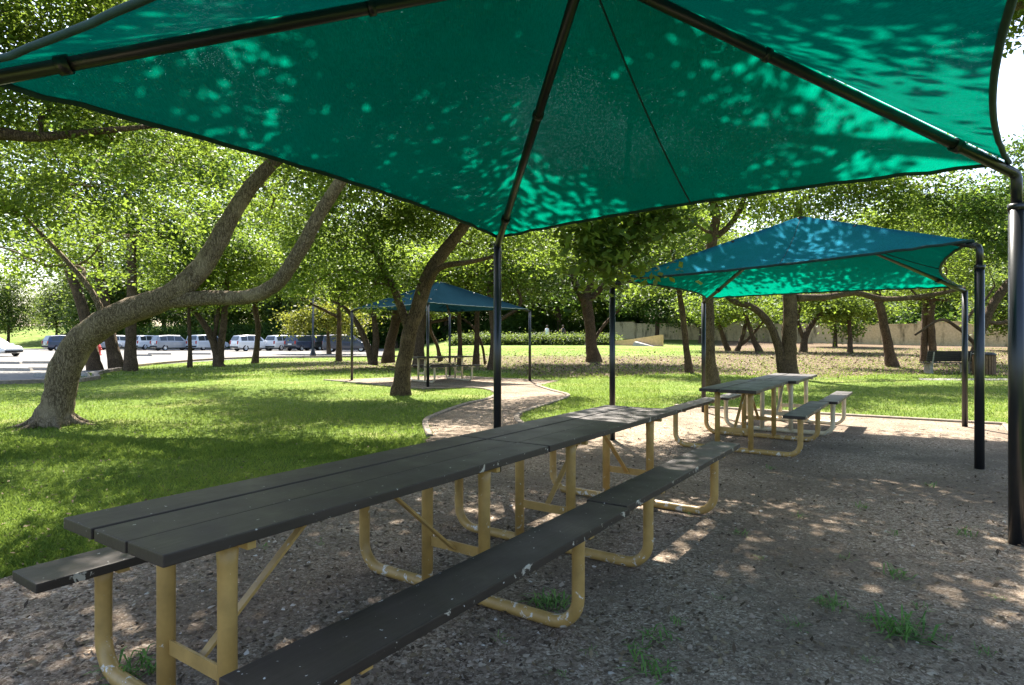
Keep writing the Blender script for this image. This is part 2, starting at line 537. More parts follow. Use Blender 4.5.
# ------------------------------------------------------------------ plan of the ground
UX, UY = 0.562, 0.827           # long direction of tables and pads
NX, NY = 0.827, -0.562          # across
GRAVEL = [(-9.9, -6.1), (-3.12, 3.78), (-1.43, 6.26), (-1.22, 7.6), (-1.21, 9.46), (-1.51, 10.8), (-1.42, 11.76), (-1.04, 13.5),
          (-0.62, 14.57), (-0.42, 15.8), (-0.55, 17.0), (-1.1, 18.0), (-2.47, 17.65), (-6.4, 21.2), (-2.5, 24.0), (1.6, 21.0), (0.75, 18.8),
          (1.12, 17.0), (1.42, 15.8), (1.15, 14.57), (0.19, 12.07), (0.12, 10.8), (0.38, 10.0), (0.94, 9.3), (3.5, 13.25), (8.27, 10.4),
          (6.59, 7.98), (-2.96, -6.1)]
PARK = [(-80, 19.2), (-15.8, 19.4), (-19.0, 32.8), (-18.2, 42.5), (-9, 45.5), (-2.5, 49), (-4.0, 58), (-9, 78), (-30, 80), (-100, 80)]

def inpoly(x, y, poly):
    inside = np.zeros(len(x), bool)
    n = len(poly)
    for i in range(n):
        x1, y1 = poly[i]; x2, y2 = poly[(i + 1) % n]
        c = ((y1 > y) != (y2 > y))
        xi = (x2 - x1) * (y - y1) / ((y2 - y1) if abs(y2 - y1) > 1e-9 else 1e-9) + x1
        inside ^= c & (x < xi)
    return inside

def litter_w(x, y):
    if y < 12: return 0.0
    r = x / y
    w = sstep(22.0, 25.5, y + 1.2 * math.sin(x * 0.7)) * sstep(-0.06, 0.06, r)
    w *= 1 - 0.95 * sstep(34, 38, y) * (1 - sstep(0.22, 0.42, r))
    # under trees beside the far shelter
    w = max(w, 0.62 * sstep(25, 28, y) * (1 - sstep(36, 44, y)) * sstep(-0.62, -0.3, r))
    return w * 0.95

def ground():
    ys = list(np.arange(-12, 4, 1.0)) + list(np.arange(4, 30, 0.5)) + list(np.arange(30, 60, 1.0)) + list(np.arange(60, 130, 3.0)) + list(np.arange(130, 420, 30.0))
    xs_n = list(np.arange(0, 30, 0.6)) + list(np.arange(30, 60, 1.5)) + list(np.arange(60, 130, 5)) + list(np.arange(130, 420, 40))
    xs = [-x for x in reversed(xs_n[1:])] + xs_n
    v = [(x, y, gz(x, y)) for y in ys for x in xs]
    nx = len(xs)
    f = [(j * nx + i, j * nx + i + 1, (j + 1) * nx + i + 1, (j + 1) * nx + i) for j in range(len(ys) - 1) for i in range(nx - 1)]
    me = bpy.data.meshes.new('ground')
    me.from_pydata(v, [], f)
    at = me.attributes.new('litter', 'FLOAT', 'POINT')
    at.data.foreach_set('value', np.array([litter_w(p[0], p[1]) for p in v], dtype=np.float32))
    me.polygons.foreach_set("use_smooth", [True] * len(f))
    me.materials.append(M['ground'])
    o = bpy.data.objects.new('ground', me); COL.objects.link(o)
    o['kind'] = 'structure'

def sheet(name, poly, mat, z, jit=0.0, step=0.25):
    pts = []
    for i in range(len(poly)):
        a, b = Vector(poly[i]), Vector(poly[(i + 1) % len(poly)])
        k = max(1, int((b - a).length / step)) if jit else 1
        for j in range(k):
            p = a.lerp(b, j / k)
            pts.append((p.x + R.uniform(-jit, jit), p.y + R.uniform(-jit, jit), z))
    bm = bmesh.new()
    f = bm.faces.new([bm.verts.new(p) for p in pts])
    bmesh.ops.triangulate(bm, faces=[f])
    if sum(f.normal.z for f in bm.faces) < 0:
        bmesh.ops.reverse_faces(bm, faces=bm.faces)
    me = bpy.data.meshes.new(name); bm.to_mesh(me); bm.free()
    me.materials.append(mat)
    o = bpy.data.objects.new(name, me); COL.objects.link(o); o['kind'] = 'structure'
    return o

ground()
sheet('gravel_path', GRAVEL, M['gravel'], 0.006, 0.05)
sheet('parking_lot', PARK, M['asphalt'], 0.006)

def kerb(pts, w=0.10, h=0.04, closed=False, mat='kerb', name='kerb'):
    sm = catmull([(p[0], p[1]) for p in pts], 4) if len(pts) > 2 else [np.array(p[:2]) for p in pts]
    mb = MB()
    for a, b in zip(sm[:-1], sm[1:]):
        d = b - a; L = np.linalg.norm(d)
        if L < 1e-4: continue
    vs, fs = [], []
    for i, p in enumerate(sm):
        t = sm[min(i + 1, len(sm) - 1)] - sm[max(i - 1, 0)]
        t = t / np.linalg.norm(t); n = np.array((-t[1], t[0]))
        for (o, z) in ((-w / 2, -0.05), (-w / 2, h - .012), (-w / 2 + .012, h), (w / 2 - .012, h), (w / 2, h - .012), (w / 2, -0.05)):
            q = p + n * o
            vs.append((q[0], q[1], z + R.uniform(-.003, .003)))
    for i in range(len(sm) - 1):
        for k in range(5):
            fs.append((i * 6 + k, i * 6 + k + 1, (i + 1) * 6 + k + 1, (i + 1) * 6 + k))
    fs.append(tuple(range(6))); fs.append(tuple(reversed(range((len(sm) - 1) * 6, len(sm) * 6))))
    mb.add(vs, fs)
    o = mb.build(name, M[mat]); o['kind'] = 'structure'
    return o
kerb([(-1.22, 9.2), (-1.51, 10.8), (-1.42, 11.76), (-1.04, 13.5), (-0.62, 14.57), (-0.42, 15.8), (-0.55, 17.0), (-1.1, 17.9), (-2.47, 17.6)])
kerb([(-2.47, 17.5), (-6.4, 21.2)])
kerb([(0.75, 18.8), (1.12, 17.0), (1.42, 15.8), (1.15, 14.57), (0.19, 12.07), (0.12, 10.8), (0.38, 10.0)])
kerb([(3.5, 13.3), (8.3, 10.42)], 0.14)
kerb([(8.27, 10.3), (6.59, 7.85), (4.2, 4.34)], 0.20)
kerb([(-40, 19.3), (-15.8, 19.45), (-16.6, 25), (-19.0, 32.8), (-18.2, 42.5), (-9, 45.5), (-2.5, 49)], 0.18, 0.13)
# concrete walk by the park bench
sheet('footpath', [(14.0, 21.2), (30, 20.6), (30, 21.7), (14.5, 22.2)], M['concrete'], 0.008)

# ------------------------------------------------------------------ stuff: grass, chips, litter
def blades(n, sampler, hmin, hmax, width):
    x, y = sampler(n)
    keep = ~inpoly(x, y, GRAVEL) & ~inpoly(x, y, PARK)
    x, y = x[keep], y[keep]
    z = np.array([gz(a, b) for a, b in zip(x, y)])
    n = len(x)
    h = rng.uniform(hmin, hmax, n); w = width * rng.uniform(0.6, 1.2, n)
    if np.isscalar(width) is False: pass
    az = rng.uniform(0, 2 * np.pi, n); lean = rng.uniform(0.1, 0.9, n); la = rng.uniform(0, 2 * np.pi, n)
    bx, by = np.cos(az) * w, np.sin(az) * w
    tx, ty = np.cos(la) * lean * h, np.sin(la) * lean * h
    V = np.zeros((n, 4, 3), np.float32)
    V[:, 0] = np.stack([x - bx, y - by, z - .005], 1)
    V[:, 1] = np.stack([x + bx, y + by, z - .005], 1)
    V[:, 2] = np.stack([x + tx * .8 + bx * .35, y + ty * .8 + by * .35, z + h * .8], 1)
    V[:, 3] = np.stack([x + tx * 1.3, y + ty * 1.3, z + h], 1)
    return V.reshape(-1, 3)

def samp(d0, d1, pxa, pxb, power=1.0):
    def f(n):
        d = d0 * (d1 / d0) ** rng.uniform(0, 1, n)
        px = rng.uniform(pxa, pxb, n)
        return (px - 512) / F * d, d
    return f
gv = [blades(150000, samp(3.0, 9.0, -260, 470), 0.018, 0.045, 0.003),
      blades(110000, samp(7.5, 24.0, -100, 660), 0.02, 0.05, 0.007),
      blades(60000, samp(9.0, 24.0, 560, 1090), 0.02, 0.05, 0.008),
      blades(50000, samp(22.0, 48.0, -40, 1080), 0.03, 0.08, 0.02)]
V = np.concatenate(gv)
o = poly_mesh('grass', V, 4, M['grass']); o['kind'] = 'stuff'

def rocks(n, sampler, smin, smax, flat, even=0.0):
    x, y = sampler(n)
    keep = inpoly(x, y, GRAVEL)
    nn = x * NX + y * NY                      # bark chips lie thick under and left of the tables, thin over bare soil to the right
    patch = .5 + .5 * np.sin(x * 2.1 + 1.3 * np.sin(y * 1.7)) * np.sin(y * 1.9 + 1.1 * np.sin(x * 1.3))
    dens = np.clip(1.0 - (nn + 2.4) * .45, .30, 1.0) * (.45 + .75 * patch)
    keep &= rng.uniform(0, 1, len(x)) < np.maximum(dens, even)
    x, y = x[keep], y[keep]; n = len(x)
    s = smin * (smax / smin) ** (rng.uniform(0, 1, n) ** 1.8)
    az = rng.uniform(0, 2 * np.pi, n); el = rng.uniform(0.45, 1.0, n); hf = flat * rng.uniform(0.5, 1.3, n)
    tl = rng.normal(0, 0.25, (n, 2))
    base = np.array([(-1, -.45, 0), (.2, -1, 0), (1, .1, 0), (-.1, 1, 0), (-.35, -.1, 1), (.4, .15, .85)])
    J = base[None] + rng.normal(0, .12, (n, 6, 3))
    X = J[:, :, 0] * s[:, None]; Y = J[:, :, 1] * (s * el)[:, None]; Z = J[:, :, 2] * (s * hf)[:, None]
    Z = Z + X * tl[:, :1] + Y * tl[:, 1:]
    ca, sa = np.cos(az)[:, None], np.sin(az)[:, None]
    W = np.stack([x[:, None] + X * ca - Y * sa, y[:, None] + X * sa + Y * ca, Z + 0.004], 2).astype(np.float32)
    tris = [(0, 1, 4), (1, 5, 4), (1, 2, 5), (2, 3, 5), (3, 4, 5), (3, 0, 4)]
    return W, tris, n

def rock_object(name, parts, mat):
    Vs, Fs, off = [], [], 0
    for W, tris, n in parts:
        Vs.append(W.reshape(-1, 3))
        T = (np.array(tris)[None] + (np.arange(n) * 6)[:, None, None] + off).reshape(-1)
        Fs.append(T); off += n * 6
    Va = np.concatenate(Vs); Fa = np.concatenate(Fs).astype(np.int32)
    me = bpy.data.meshes.new(name)
    me.vertices.add(len(Va)); me.vertices.foreach_set('co', Va.ravel())
    me.loops.add(len(Fa)); me.loops.foreach_set('vertex_index', Fa)
    nf = len(Fa) // 3
    me.polygons.add(nf)
    me.polygons.foreach_set('loop_start', np.arange(0, nf * 3, 3, dtype=np.int32))
    me.polygons.foreach_set('loop_total', np.full(nf, 3, dtype=np.int32))
    me.update(calc_edges=True); me.materials.append(mat)
    o = bpy.data.objects.new(name, me); COL.objects.link(o); o['kind'] = 'stuff'
rock_object('gravel_chips', [rocks(52000, samp(1.5, 5.0, -80, 1110), 0.004, 0.019, 0.5),
                             rocks(30000, samp(4.5, 13.0, -20, 1090), 0.007, 0.026, 0.5),
                             rocks(500, samp(2.0, 9.0, 200, 1060), 0.010, 0.028, 0.6, 1.0), rocks(45000, samp(2.0, 6.0, 300, 1110), 0.0025, 0.0065, 0.7, 1.0), rocks(9000, samp(1.9, 5.5, -60, 620), 0.010, 0.028, 0.35)], M['pebble'])

def litter_leaves(n, sampler, size, cond):
    x, y = sampler(n)
    keep = np.array([cond(a, b) for a, b in zip(x, y)])
    x, y = x[keep], y[keep]; n = len(x)
    z = np.array([gz(a, b) for a, b in zip(x, y)]) + rng.uniform(.01, .035, n)
    az = rng.uniform(0, 2 * np.pi, n); s = size * rng.uniform(.6, 1.3, n) * np.maximum(1, y / 14)
    t = rng.normal(0, .35, (n, 2))
    V = np.zeros((n, 4, 3), np.float32)
    for k, (a, b) in enumerate(((-1, 0), (0, -.5), (1, 0), (0, .5))):
        X = (a * np.cos(az) - b * np.sin(az)) * s; Y = (a * np.sin(az) + b * np.cos(az)) * s
        V[:, k] = np.stack([x + X, y + Y, z + (X * t[:, 0] + Y * t[:, 1])], 1)
    return V.reshape(-1, 3)
V = np.concatenate([litter_leaves(14000, samp(19.0, 42.0, 330, 1090), 0.032, lambda a, b: R.random() < litter_w(a, b)),
                    litter_leaves(6500, samp(1.8, 14.0, -60, 1090), 0.017, lambda a, b: True)])
o = poly_mesh('fallen_leaves', V, 4, M['litter']); o['kind'] = 'stuff'

# ------------------------------------------------------------------ picnic tables
RZ = math.atan2(-UX, UY)
def picnic_table(label, loc, rz, frames, L=2.45, group=None, paint='ochre', seats=((.82, .57, None, 0), (.84, .60, None, 0))):
    """seats: (distance from the axis, top height, length, shift along) of the left and right bench"""
    t = thing('picnic_table', label, 'picnic table', loc, rz, group)
    t.scale = (.9136, .9136, .9136)
    top = .90
    mb = MB()
    w = 0.247
    for i in range(3):
        mb.box(((i - 1) * (w + .0085) - (.004 if i == 0 else 0) + (.002 if i == 1 else 0), L / 2 + (i - 1) * 0.003, top - .022 - (.002 if i == 1 else 0)), (w - (.003 if i else .001), L - 0.006, .044), None, .005)
    mb.build('tabletop', M['plank'], t)
    for s, (off, sz, sl, shf) in zip((-1, 1), seats):
        bl = sl or L
        b = MB()
        b.box((0, bl / 2 - .006 + shf, sz - .021), (.27, bl - .012, .042), None, .006)
        bo = b.build('bench_seat', M['bench_plank'], t)
        bo.location = (s * off, 0, 0)
    for k, fy in enumerate(frames):
        toward = 1 if k == 0 else -1
        r = .16
        def half(s, bx, zt):
            h = [(s * bx, fy, zt), (s * bx, fy, zt - .08), (s * bx, fy, .3)]
            for j in range(0, 9):
                a = j / 8 * math.pi / 2
                h.append((s * (bx - r + r * math.cos(a)), fy, .034 + r - r * math.sin(a)))
            return h
        lz, rz_ = seats[0][1] - .046, seats[1][1] - .046
        full = half(-1, seats[0][0] + .02, lz) + [(0, fy, .034)] + list(reversed(half(1, seats[1][0] + .02, rz_)))
        m = MB(); m.tube(full, [.036 + (.010 if (i in (0, len(full) - 1)) else 0) for i, p in enumerate(full)], 14)
        m.build('base_tube', M[paint], t)
        for s in (-1, 1):
            m = MB()
            m.tube([(s * .228, fy, .03), (s * .228, fy, .62), (s * .228, fy, .74), (s * .228, fy, top - .05)], [.0365, .0365, .0375, .043], 16)
            m.build('leg', M[paint], t)
            off, sz = seats[0 if s < 0 else 1][:2]
            m = MB()
            m.bar((s * off - .12, fy + toward * .03, sz - .052), (s * off + .12, fy + toward * .03, sz - .052), .05, .018, .002)
            m.build('seat_bracket', M[paint], t)
        m = MB(); m.bar((-.195, fy, .31), (.195, fy, .31), .012, .062, .002)
        m.build('crossbar', M[paint], t)
        m = MB(); m.bar((-.35, fy + toward * .024, top - .063), (.35, fy + toward * .024, top - .063), .036, .036, .003)
        m.build('top_bracket', M[paint], t)
        m = MB(); m.bar((0, fy + toward * .012, .30), (0, fy + toward * .66, top - .05), .04, .014, .002)
        m.build('brace', M[paint], t)
    return t
M0 = Vector((-1.331, 2.042, .006))
U3 = Vector((UX, UY, 0)); N3 = Vector((NX, NY, 0))
TG_ = 'picnic tables under the shade canopies'
picnic_table('dark brown picnic table with ochre tube legs, nearest the viewer, paint chipped along its edge', M0, RZ, (.32, 1.96), 2.46, TG_, seats=((.79, .575, None, 0), (.845, .605, 2.40, 0)))
picnic_table('dark picnic table with ochre legs butted onto the far end of the nearest table', M0 + U3 * 2.475 * .9136, RZ, (.56, 2.12), 2.46, TG_, seats=((.82, .57, None, 0), (.815, .605, 2.64, -.06)))
T2 = Vector((2.67, 7.70, .006))
picnic_table('picnic table with ochre legs, near half of the pair under the middle green canopy', T2, RZ, (.35, 1.85), 2.2, TG_)
picnic_table('picnic table with legs coloured pale for sunlight, far half of the pair under the middle green canopy', T2 + U3 * 2.25 * .9136 + N3 * .1, RZ, (.40, 1.9), 2.2, TG_, 'cream')  # paler paint than the near half puts sunlight into the leg colour
picnic_table('small distant picnic table with cream legs under the blue canopy', (-3.25, 20.15, .006), math.atan2(-.77, .63), (.4, 2.0), 2.4, TG_, 'cream')

# ------------------------------------------------------------------ shade canopies
def canopy(label, corners, peak, cloth_m, sag, rp, group, seams=(1,), stepped=(2,)):
    """corners: list of 4 post positions (x, y, top z) in order round the square"""
    cx = sum(c[0] for c in corners) / 4; cy = sum(c[1] for c in corners) / 4
    t = thing('shade_canopy', label, 'shade canopy', (cx, cy, 0), 0, group)
    O = Vector((cx, cy, 0))
    C = [Vector(c) - O for c in corners]
    K = Vector(peak) - O
    cloth_b = MB(); hem_pts_all = []
    ns, ntt = 28, 16
    for i in range(4):
        A, B = C[i], C[(i + 1) % 4]
        A2 = A + (K - A).normalized() * .07; B2 = B + (K - B).normalized() * .07
        mid = (A2 + B2) / 2
        inw = (Vector((K.x, K.y, 0)) - Vector((mid.x, mid.y, 0))).normalized()
        E = []
        for s in range(ns + 1):
            q = s / ns
            p = A2.lerp(B2, q)
            k = 4 * q * (1 - q)
            E.append(p + inw * sag[i] * k)
        vs, fs = [], []
        for j in range(ntt + 1):
            tt = j / ntt
            for s in range(ns + 1):
                q = s / ns
                p = K.lerp(E[s], tt)
                dz = -0.16 * 4 * q * (1 - q) * 4 * tt * (1 - tt) * .5    # cloth pulled a little below the straight line
                rip = (0.003 * math.sin(q * 60 + i) + .012 * math.sin(q * 75) * max(0, 1 - min(q, 1 - q) / .22)) * tt * tt
                vs.append(p + Vector((0, 0, dz + .012 + rip)))
        for j in range(ntt):
            for s in range(ns):
                a = j * (ns + 1) + s
                fs.append((a, a + 1, a + ns + 2, a + ns + 1))
        cloth_b.add(vs, fs, True)
        hem = MB(); hem.tube([vs[ntt * (ns + 1) + s] for s in range(ns + 1)], .017, 8)
        hem_o = hem.build('hem', M['hem'], None)
        hem_pts_all.append(hem_o)
        if i in seams:
            sm = MB(); sm.tube([vs[j * (ns + 1) + ns // 2] - Vector((0, 0, .006)) for j in range(ntt + 1)], .007, 6)
            hem_pts_all.append(sm.build('seam', M['hem'], None))
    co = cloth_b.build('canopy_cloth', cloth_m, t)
    # weld the four panels along the ridges
    bm = bmesh.new(); bm.from_mesh(co.data); bmesh.ops.remove_doubles(bm, verts=bm.verts, dist=.003); bm.to_mesh(co.data); bm.free()
    for h in hem_pts_all: h.parent = co
    for i, c in enumerate(C):
        top = c.z
        ax = (K - c).normalized()
        m = MB()
        if i in stepped:
            m.tube([(c.x, c.y, -.02), (c.x, c.y, top - .27)], rp, 20)
            po = m.build('post', M['black'], t)
            m = MB(); m.tube([(c.x, c.y, top - .30), (c.x, c.y, top - .255)], rp + .006, 20)
            m.build('collar', M['black'], po)
            m = MB()
            m.tube([(c.x, c.y, top - .27), (c.x, c.y, top - .085), tuple(Vector((c.x, c.y, top - .052)) + ax * .012), tuple(Vector((c.x, c.y, top - .045)) + ax * .05), tuple(Vector((c.x, c.y, top - .042)) + ax * .14)], rp * .72, 16)
            m.build('elbow', M['black'], po)
        else:
            m.tube([(c.x, c.y, -.02), (c.x, c.y, top - .03)], rp * .88, 20)
            po = m.build('post', M['black'], t)
            m = MB(); m.tube([(c.x, c.y, top - .035), (c.x, c.y, top - .022)], rp * .95, 20)
            m.build('cap', M['black'], po)
        m = MB(); dn = Vector((0, 0, rp * .72 + .010)); m.tube([c + ax * .02 - dn, c + ax * ((K - c).length * .45) - dn, K - dn], rp * .72, 14)
        ra = m.build('rafter', M['black2'], t)
        m = MB(); q = c + ax * .55 - dn
        m.tube([q - ax * .03, q + ax * .03], rp * .72 + .012, 12)
        m.build('clamp', M['black2'], ra)
        m = MB(); q = c + ax * ((K - c).length * .62) - dn
        m.tube([q - ax * .02, q + ax * .02], rp * .72 + .010, 12)
        m.build('clamp', M['black2'], ra)
    m = MB(); m.tube([K - Vector((0, 0, .10)), K - Vector((0, 0, .012))], .075, 14)
    m.build('hub', M['black2'], t)
    return t
SC = 'square shade canopies on four posts'
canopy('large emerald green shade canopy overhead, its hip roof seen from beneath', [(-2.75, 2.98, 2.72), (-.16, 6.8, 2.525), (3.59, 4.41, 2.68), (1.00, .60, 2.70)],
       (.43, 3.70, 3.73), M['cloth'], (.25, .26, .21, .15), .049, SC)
canopy('green shade canopy with sky blue tinted into its topside standing over the further picnic tables', [(1.44, 8.9, 2.26), (3.77, 12.2, 2.20), (7.45, 10.2, 2.27), (5.24, 6.95, 2.54)],
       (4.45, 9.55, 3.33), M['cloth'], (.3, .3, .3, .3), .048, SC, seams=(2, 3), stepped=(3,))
canopy('small distant dark blue shade canopy beyond the curving gravel path', [(-5.5, 21.3, 2.42), (-2.4, 23.9, 2.4), (.6, 20.9, 2.38), (-2.49, 18.35, 2.47)],
       (-2.45, 21.1, 3.36), M['cloth_blue'], (.3, .3, .3, .3), .05, SC, seams=(), stepped=())

# ------------------------------------------------------------------ trees
LAI = 1.6
def leaves(blobs, lsize, lai, rs):
    """leaf rhombi in clumps spread through each blob; blobs: (x,y,z,r)"""
    out = []
    for (bx, by, bz, r) in blobs:
        l = lsize
        n = int(lai * LAI * math.pi * r * r / (0.275 * l * l))
        per = 120
        nc = max(6, n // per)
        d = rs.normal(0, 1, (nc, 3)); d /= np.linalg.norm(d, axis=1)[:, None]
        rad = r * (0.25 + 0.85 * rs.uniform(0, 1, nc) ** 0.6)
        cc = np.array((bx, by, bz)) + d * rad[:, None] * np.array((1, 1, .72))
        cs = rs.uniform(.7, 1.35, nc)
        ci = np.repeat(np.arange(nc), per)
        sg = 2.0 * l + 0.055 * r
        pos_ = cc[ci] + rs.normal(0, 1, (len(ci), 3)) * (sg * cs[ci])[:, None] * np.array((1, 1, .6))
        out.append(pos_)
    Pn = np.concatenate(out); n = len(Pn)
    a = rs.normal(0, 1, (n, 3)); a[:, 2] = a[:, 2] * .6 - .25
    a /= np.linalg.norm(a, axis=1)[:, None]
    up = rs.normal(0, .55, (n, 3)) + np.array((0, 0, 1))
    b = np.cross(up, a); b /= np.linalg.norm(b, axis=1)[:, None] + 1e-9
    l = lsize * rs.uniform(.65, 1.3, n)[:, None]
    w = l * rs.uniform(.42, .66, n)[:, None]
    V = np.zeros((n, 4, 3), np.float32)
    V[:, 0] = Pn - a * l / 2; V[:, 1] = Pn + b * w / 2 + a * l * .06; V[:, 2] = Pn + a * l / 2; V[:, 3] = Pn - b * w / 2 + a * l * .06
    return V.reshape(-1, 3)

def tree(label, base, stems, blobs, lsize, lai=1.7, mat='leaf', bk='bark', seed=1, group=None, name='tree', roots=False, limb=True, cat='tree', twig=4):
    """stems: list of lists of (Vector, radius); blobs: list of (Vector, r)  -- all in world coordinates"""
    rs = np.random.default_rng(seed); rr = random.Random(seed)
    base = Vector(base)
    t = thing(name, label, cat, base, 0, group)
    mb = MB(); nodes = []
    for si, st in enumerate(stems):
        sm = catmull([(*(Vector(p) - base), r) for p, r in st], 6)
        pts = [Vector(q[:3]) for q in sm]; rad = [max(.008, q[3]) for q in sm]
        if si == 0:
            pts = [pts[0] - Vector((0, 0, .15))] + pts
            rad = [rad[0] * 1.25] + [r * (1 + .22 * max(0, 1 - i / 4.0)) for i, r in enumerate(rad)]
        for i, p in enumerate(pts):
            if rad[i] > .05 or True:
                p.x += rr.uniform(-1, 1) * rad[i] * .06; p.y += rr.uniform(-1, 1) * rad[i] * .06
        mb.tube(pts, rad, 14 if rad[0] > .12 else 8, True, True, None, .07, rr)
        nodes += [(p, r) for p, r in zip(pts, rad)][len(pts) // 3:]
    if roots:
        r0 = stems[0][0][1]
        for k in range(7):
            an = k * 0.9 + rr.uniform(-.2, .2)
            dv = Vector((math.cos(an), math.sin(an), 0))
            q = [dv * r0 * .6 + Vector((0, 0, r0 * .7)), dv * r0 * 1.35 + Vector((0, 0, r0 * .12)), dv * r0 * (2.2 + rr.random()) + Vector((0, 0, -.06))]
            q = [tuple(x) for x in catmull([tuple(x) for x in q], 4)]
            mb.tube(q, list(np.linspace(r0 * .30, r0 * .10, len(q))), 8, True, True, None, .06, rr)
    lb = [(Vector(p) - base, r) for p, r in blobs]
    if limb:
        for (c, r) in lb:
            best = min(nodes, key=lambda nd: (nd[0] - c).length + (1.5 if nd[0].z > c.z else 0))
            p0, r0 = best
            d = c - p0
            r1 = min(r0 * .55, .03 + .012 * d.length)
            pts = []
            for k in range(6):
                q = k / 5
                p = p0 + d * q + Vector((0, 0, .12 * d.length * math.sin(q * math.pi)))
                if 0 < k: p += Vector((rr.uniform(-1, 1), rr.uniform(-1, 1), rr.uniform(-.6, .6))) * .06 * d.length
                pts.append(p)
            sm = catmull([tuple(p) for p in pts], 3)
            mb.tube(sm, list(np.linspace(r1, max(.010, r1 * .3), len(sm))), 7, True, True)
            if d.length < 8: nodes += [(Vector(p), r1 * .6) for p in sm[len(sm) // 2:]]
            for k in range(twig):
                dv = Vector((rr.gauss(0, 1), rr.gauss(0, 1), rr.gauss(0, .6))).normalized()
                e = pts[-1] + dv * r * .85
                m_ = (pts[-1] + e) / 2 + Vector((0, 0, .1 * r))
                mb.tube([pts[-1], m_, e], [max(.009, r1 * .3), max(.007, r1 * .2), .005], 5, False, True)
    mb.build('trunk', M[bk], t)
    V = leaves([(*c, r) for c, r in lb], lsize, lai, rs)
    poly_mesh('crown', V, 4, M[mat], t)
    return t

def S(lst, d):
    """stem from (px, py, half width px, depth offset)"""
    out = []
    for q in lst:
        dd = d + (q[3] if len(q) > 3 else 0)
        out.append((P(q[0], q[1], dd), .8 * q[2] * dd / F))
    return out

def Bl(lst, d):
    out = []
    for q in lst:
        dd = d + (q[3] if len(q) > 3 else 0)
        out.append((P(q[0], q[1], dd), q[2]))
    return out

# leaning oak on the left lawn
b = G(54, 10.4)
tree('big leaning oak with pale bent trunk forking low over the left lawn', b,
     [S([(53, 426, 21), (58, 398, 17.6), (68, 362, 17.6), (86, 336, 17.2), (118, 316, 16.4), (158, 301, 15.2), (188, 282, 13.6), (213, 250, 11.8, .1), (232, 215, 10, .3), (256, 180, 9, .5), (288, 150, 7, .8), (335, 110, 5, 1)], 10.4),
      S([(138, 308, 10), (165, 301, 10), (205, 298, 9.4), (245, 297, 9, -.1), (275, 285, 8.8, -.3), (300, 250, 8.6, -.5), (322, 210, 8, -.7), (346, 172, 7, -.9), (372, 125, 4, -1)], 10.4)],
     Bl([(25, 215, 1.0, -.5), (90, 185, 1.1), (55, 262, .9, 1.2), (135, 235, 1.0, 1.8), (-45, 190, 1.2, -1), (175, 165, 1.2, .8), (240, 120, 1.3, 1.0), (310, 165, 1.0, 1.2),
         (345, 110, 1.2, .2), (385, 180, .9, .3), (270, 205, .9, 2.2), (140, 110, 1.2, -.2), (30, 130, 1.2, -1), (420, 120, 1.1, -.2), (-90, 250, 1.1, .5), (200, 215, .8, 2.6), (95, 268, .6, 1.8),
         (120, 40, 1.2, 1)], 10.4),
     .085, .80, 'leaf', 'bark_grey', 3, roots=True)

# oak whose limbs reach into the top left corner
b = Vector((-10.2, 7.6, 0))
tree('oak off the left edge reaching dark limbs into the top left corner', b,
     [[(b, .3), (b + Vector((.2, .1, 2)), .25), (b + Vector((.7, .2, 4)), .22), (b + Vector((1.2, .3, 6.5)), .15)],
      [(b + Vector((.5, .2, 3.2)), .16), (P(-40, 138, 8), .10), (P(40, 137, 8), .06), (P(110, 130, 8.2), .04), (P(170, 125, 8.5), .02)]],
     Bl([(-10, 95, .7), (50, 110, .6, .3), (-30, 20, .9), (40, 20, .8, 1), (110, 5, .7, 1.5), (20, 60, .7, .5), (-60, 150, .8), (110, 140, .5, .6), (-80, 60, 1), (60, -30, 1.2, .5), (-40, -80, 1.4), (30, -120, 1.4, -1)], 8),
     .075, 1.3, 'leaf', 'bark', 4)

# trio behind the leaning oak
TG = None
tree('oak behind the leaning trunk, its own trunk curving left', G(95, 27.5),
     [S([(95, 371, 8), (90, 342, 7), (81, 302, 6), (66, 265, 5), (50, 235, 3)], 27.5)],
     Bl([(60, 235, 1.9), (25, 245, 1.4), (100, 225, 1.8, 1), (40, 200, 1.8), (85, 180, 2.0), (30, 160, 2), (-20, 200, 2), (60, 120, 2.2)], 27.5), .17, 1.3, 'leaf', 'bark', 5)
tree('oak with straight leaning trunk, left of the close pair behind the bent oak', G(118, 28),
     [S([(118, 370, 8), (109, 332, 6.5), (100, 275, 5.5), (96, 232, 4), (90, 200, 2.5)], 28)],
     Bl([(110, 180, 2), (75, 215, 1.6), (140, 240, 1.6, 1), (100, 140, 2.2), (150, 170, 2.0), (120, 100, 2.4)], 28), .17, 1.3, 'leaf', 'bark', 6)
tree('oak with dark upright trunk, right of the close pair behind the bent oak', G(130, 27),
     [S([(131, 370, 7), (131, 330, 6), (132, 260, 5), (129, 200, 3.5), (128, 160, 2)], 27)],
     Bl([(160, 215, 2.0), (175, 250, 1.6, 1), (150, 140, 2.2), (200, 180, 2.2), (210, 235, 1.8, 2), (190, 110, 2.4), (240, 205, 1.9, 1), (200, 165, 1.8, -6), (300, 172, 1.7, -7), (250, 150, 1.6, -4), (140, 165, 1.6, -6)], 27), .17, 1.4, 'leaf_dark', 'bark', 7)
tree('slim sapling with one thin dark stem before the parked cars', G(190, 30),
     [S([(190, 368, 3), (190, 345, 2.3), (189, 315, 2), (190, 280, 1.5)], 30)],
     Bl([(190, 300, 1.2), (180, 275, 1.3), (205, 268, 1.3)], 30), .17, 1.3, 'leaf', 'bark', 8)
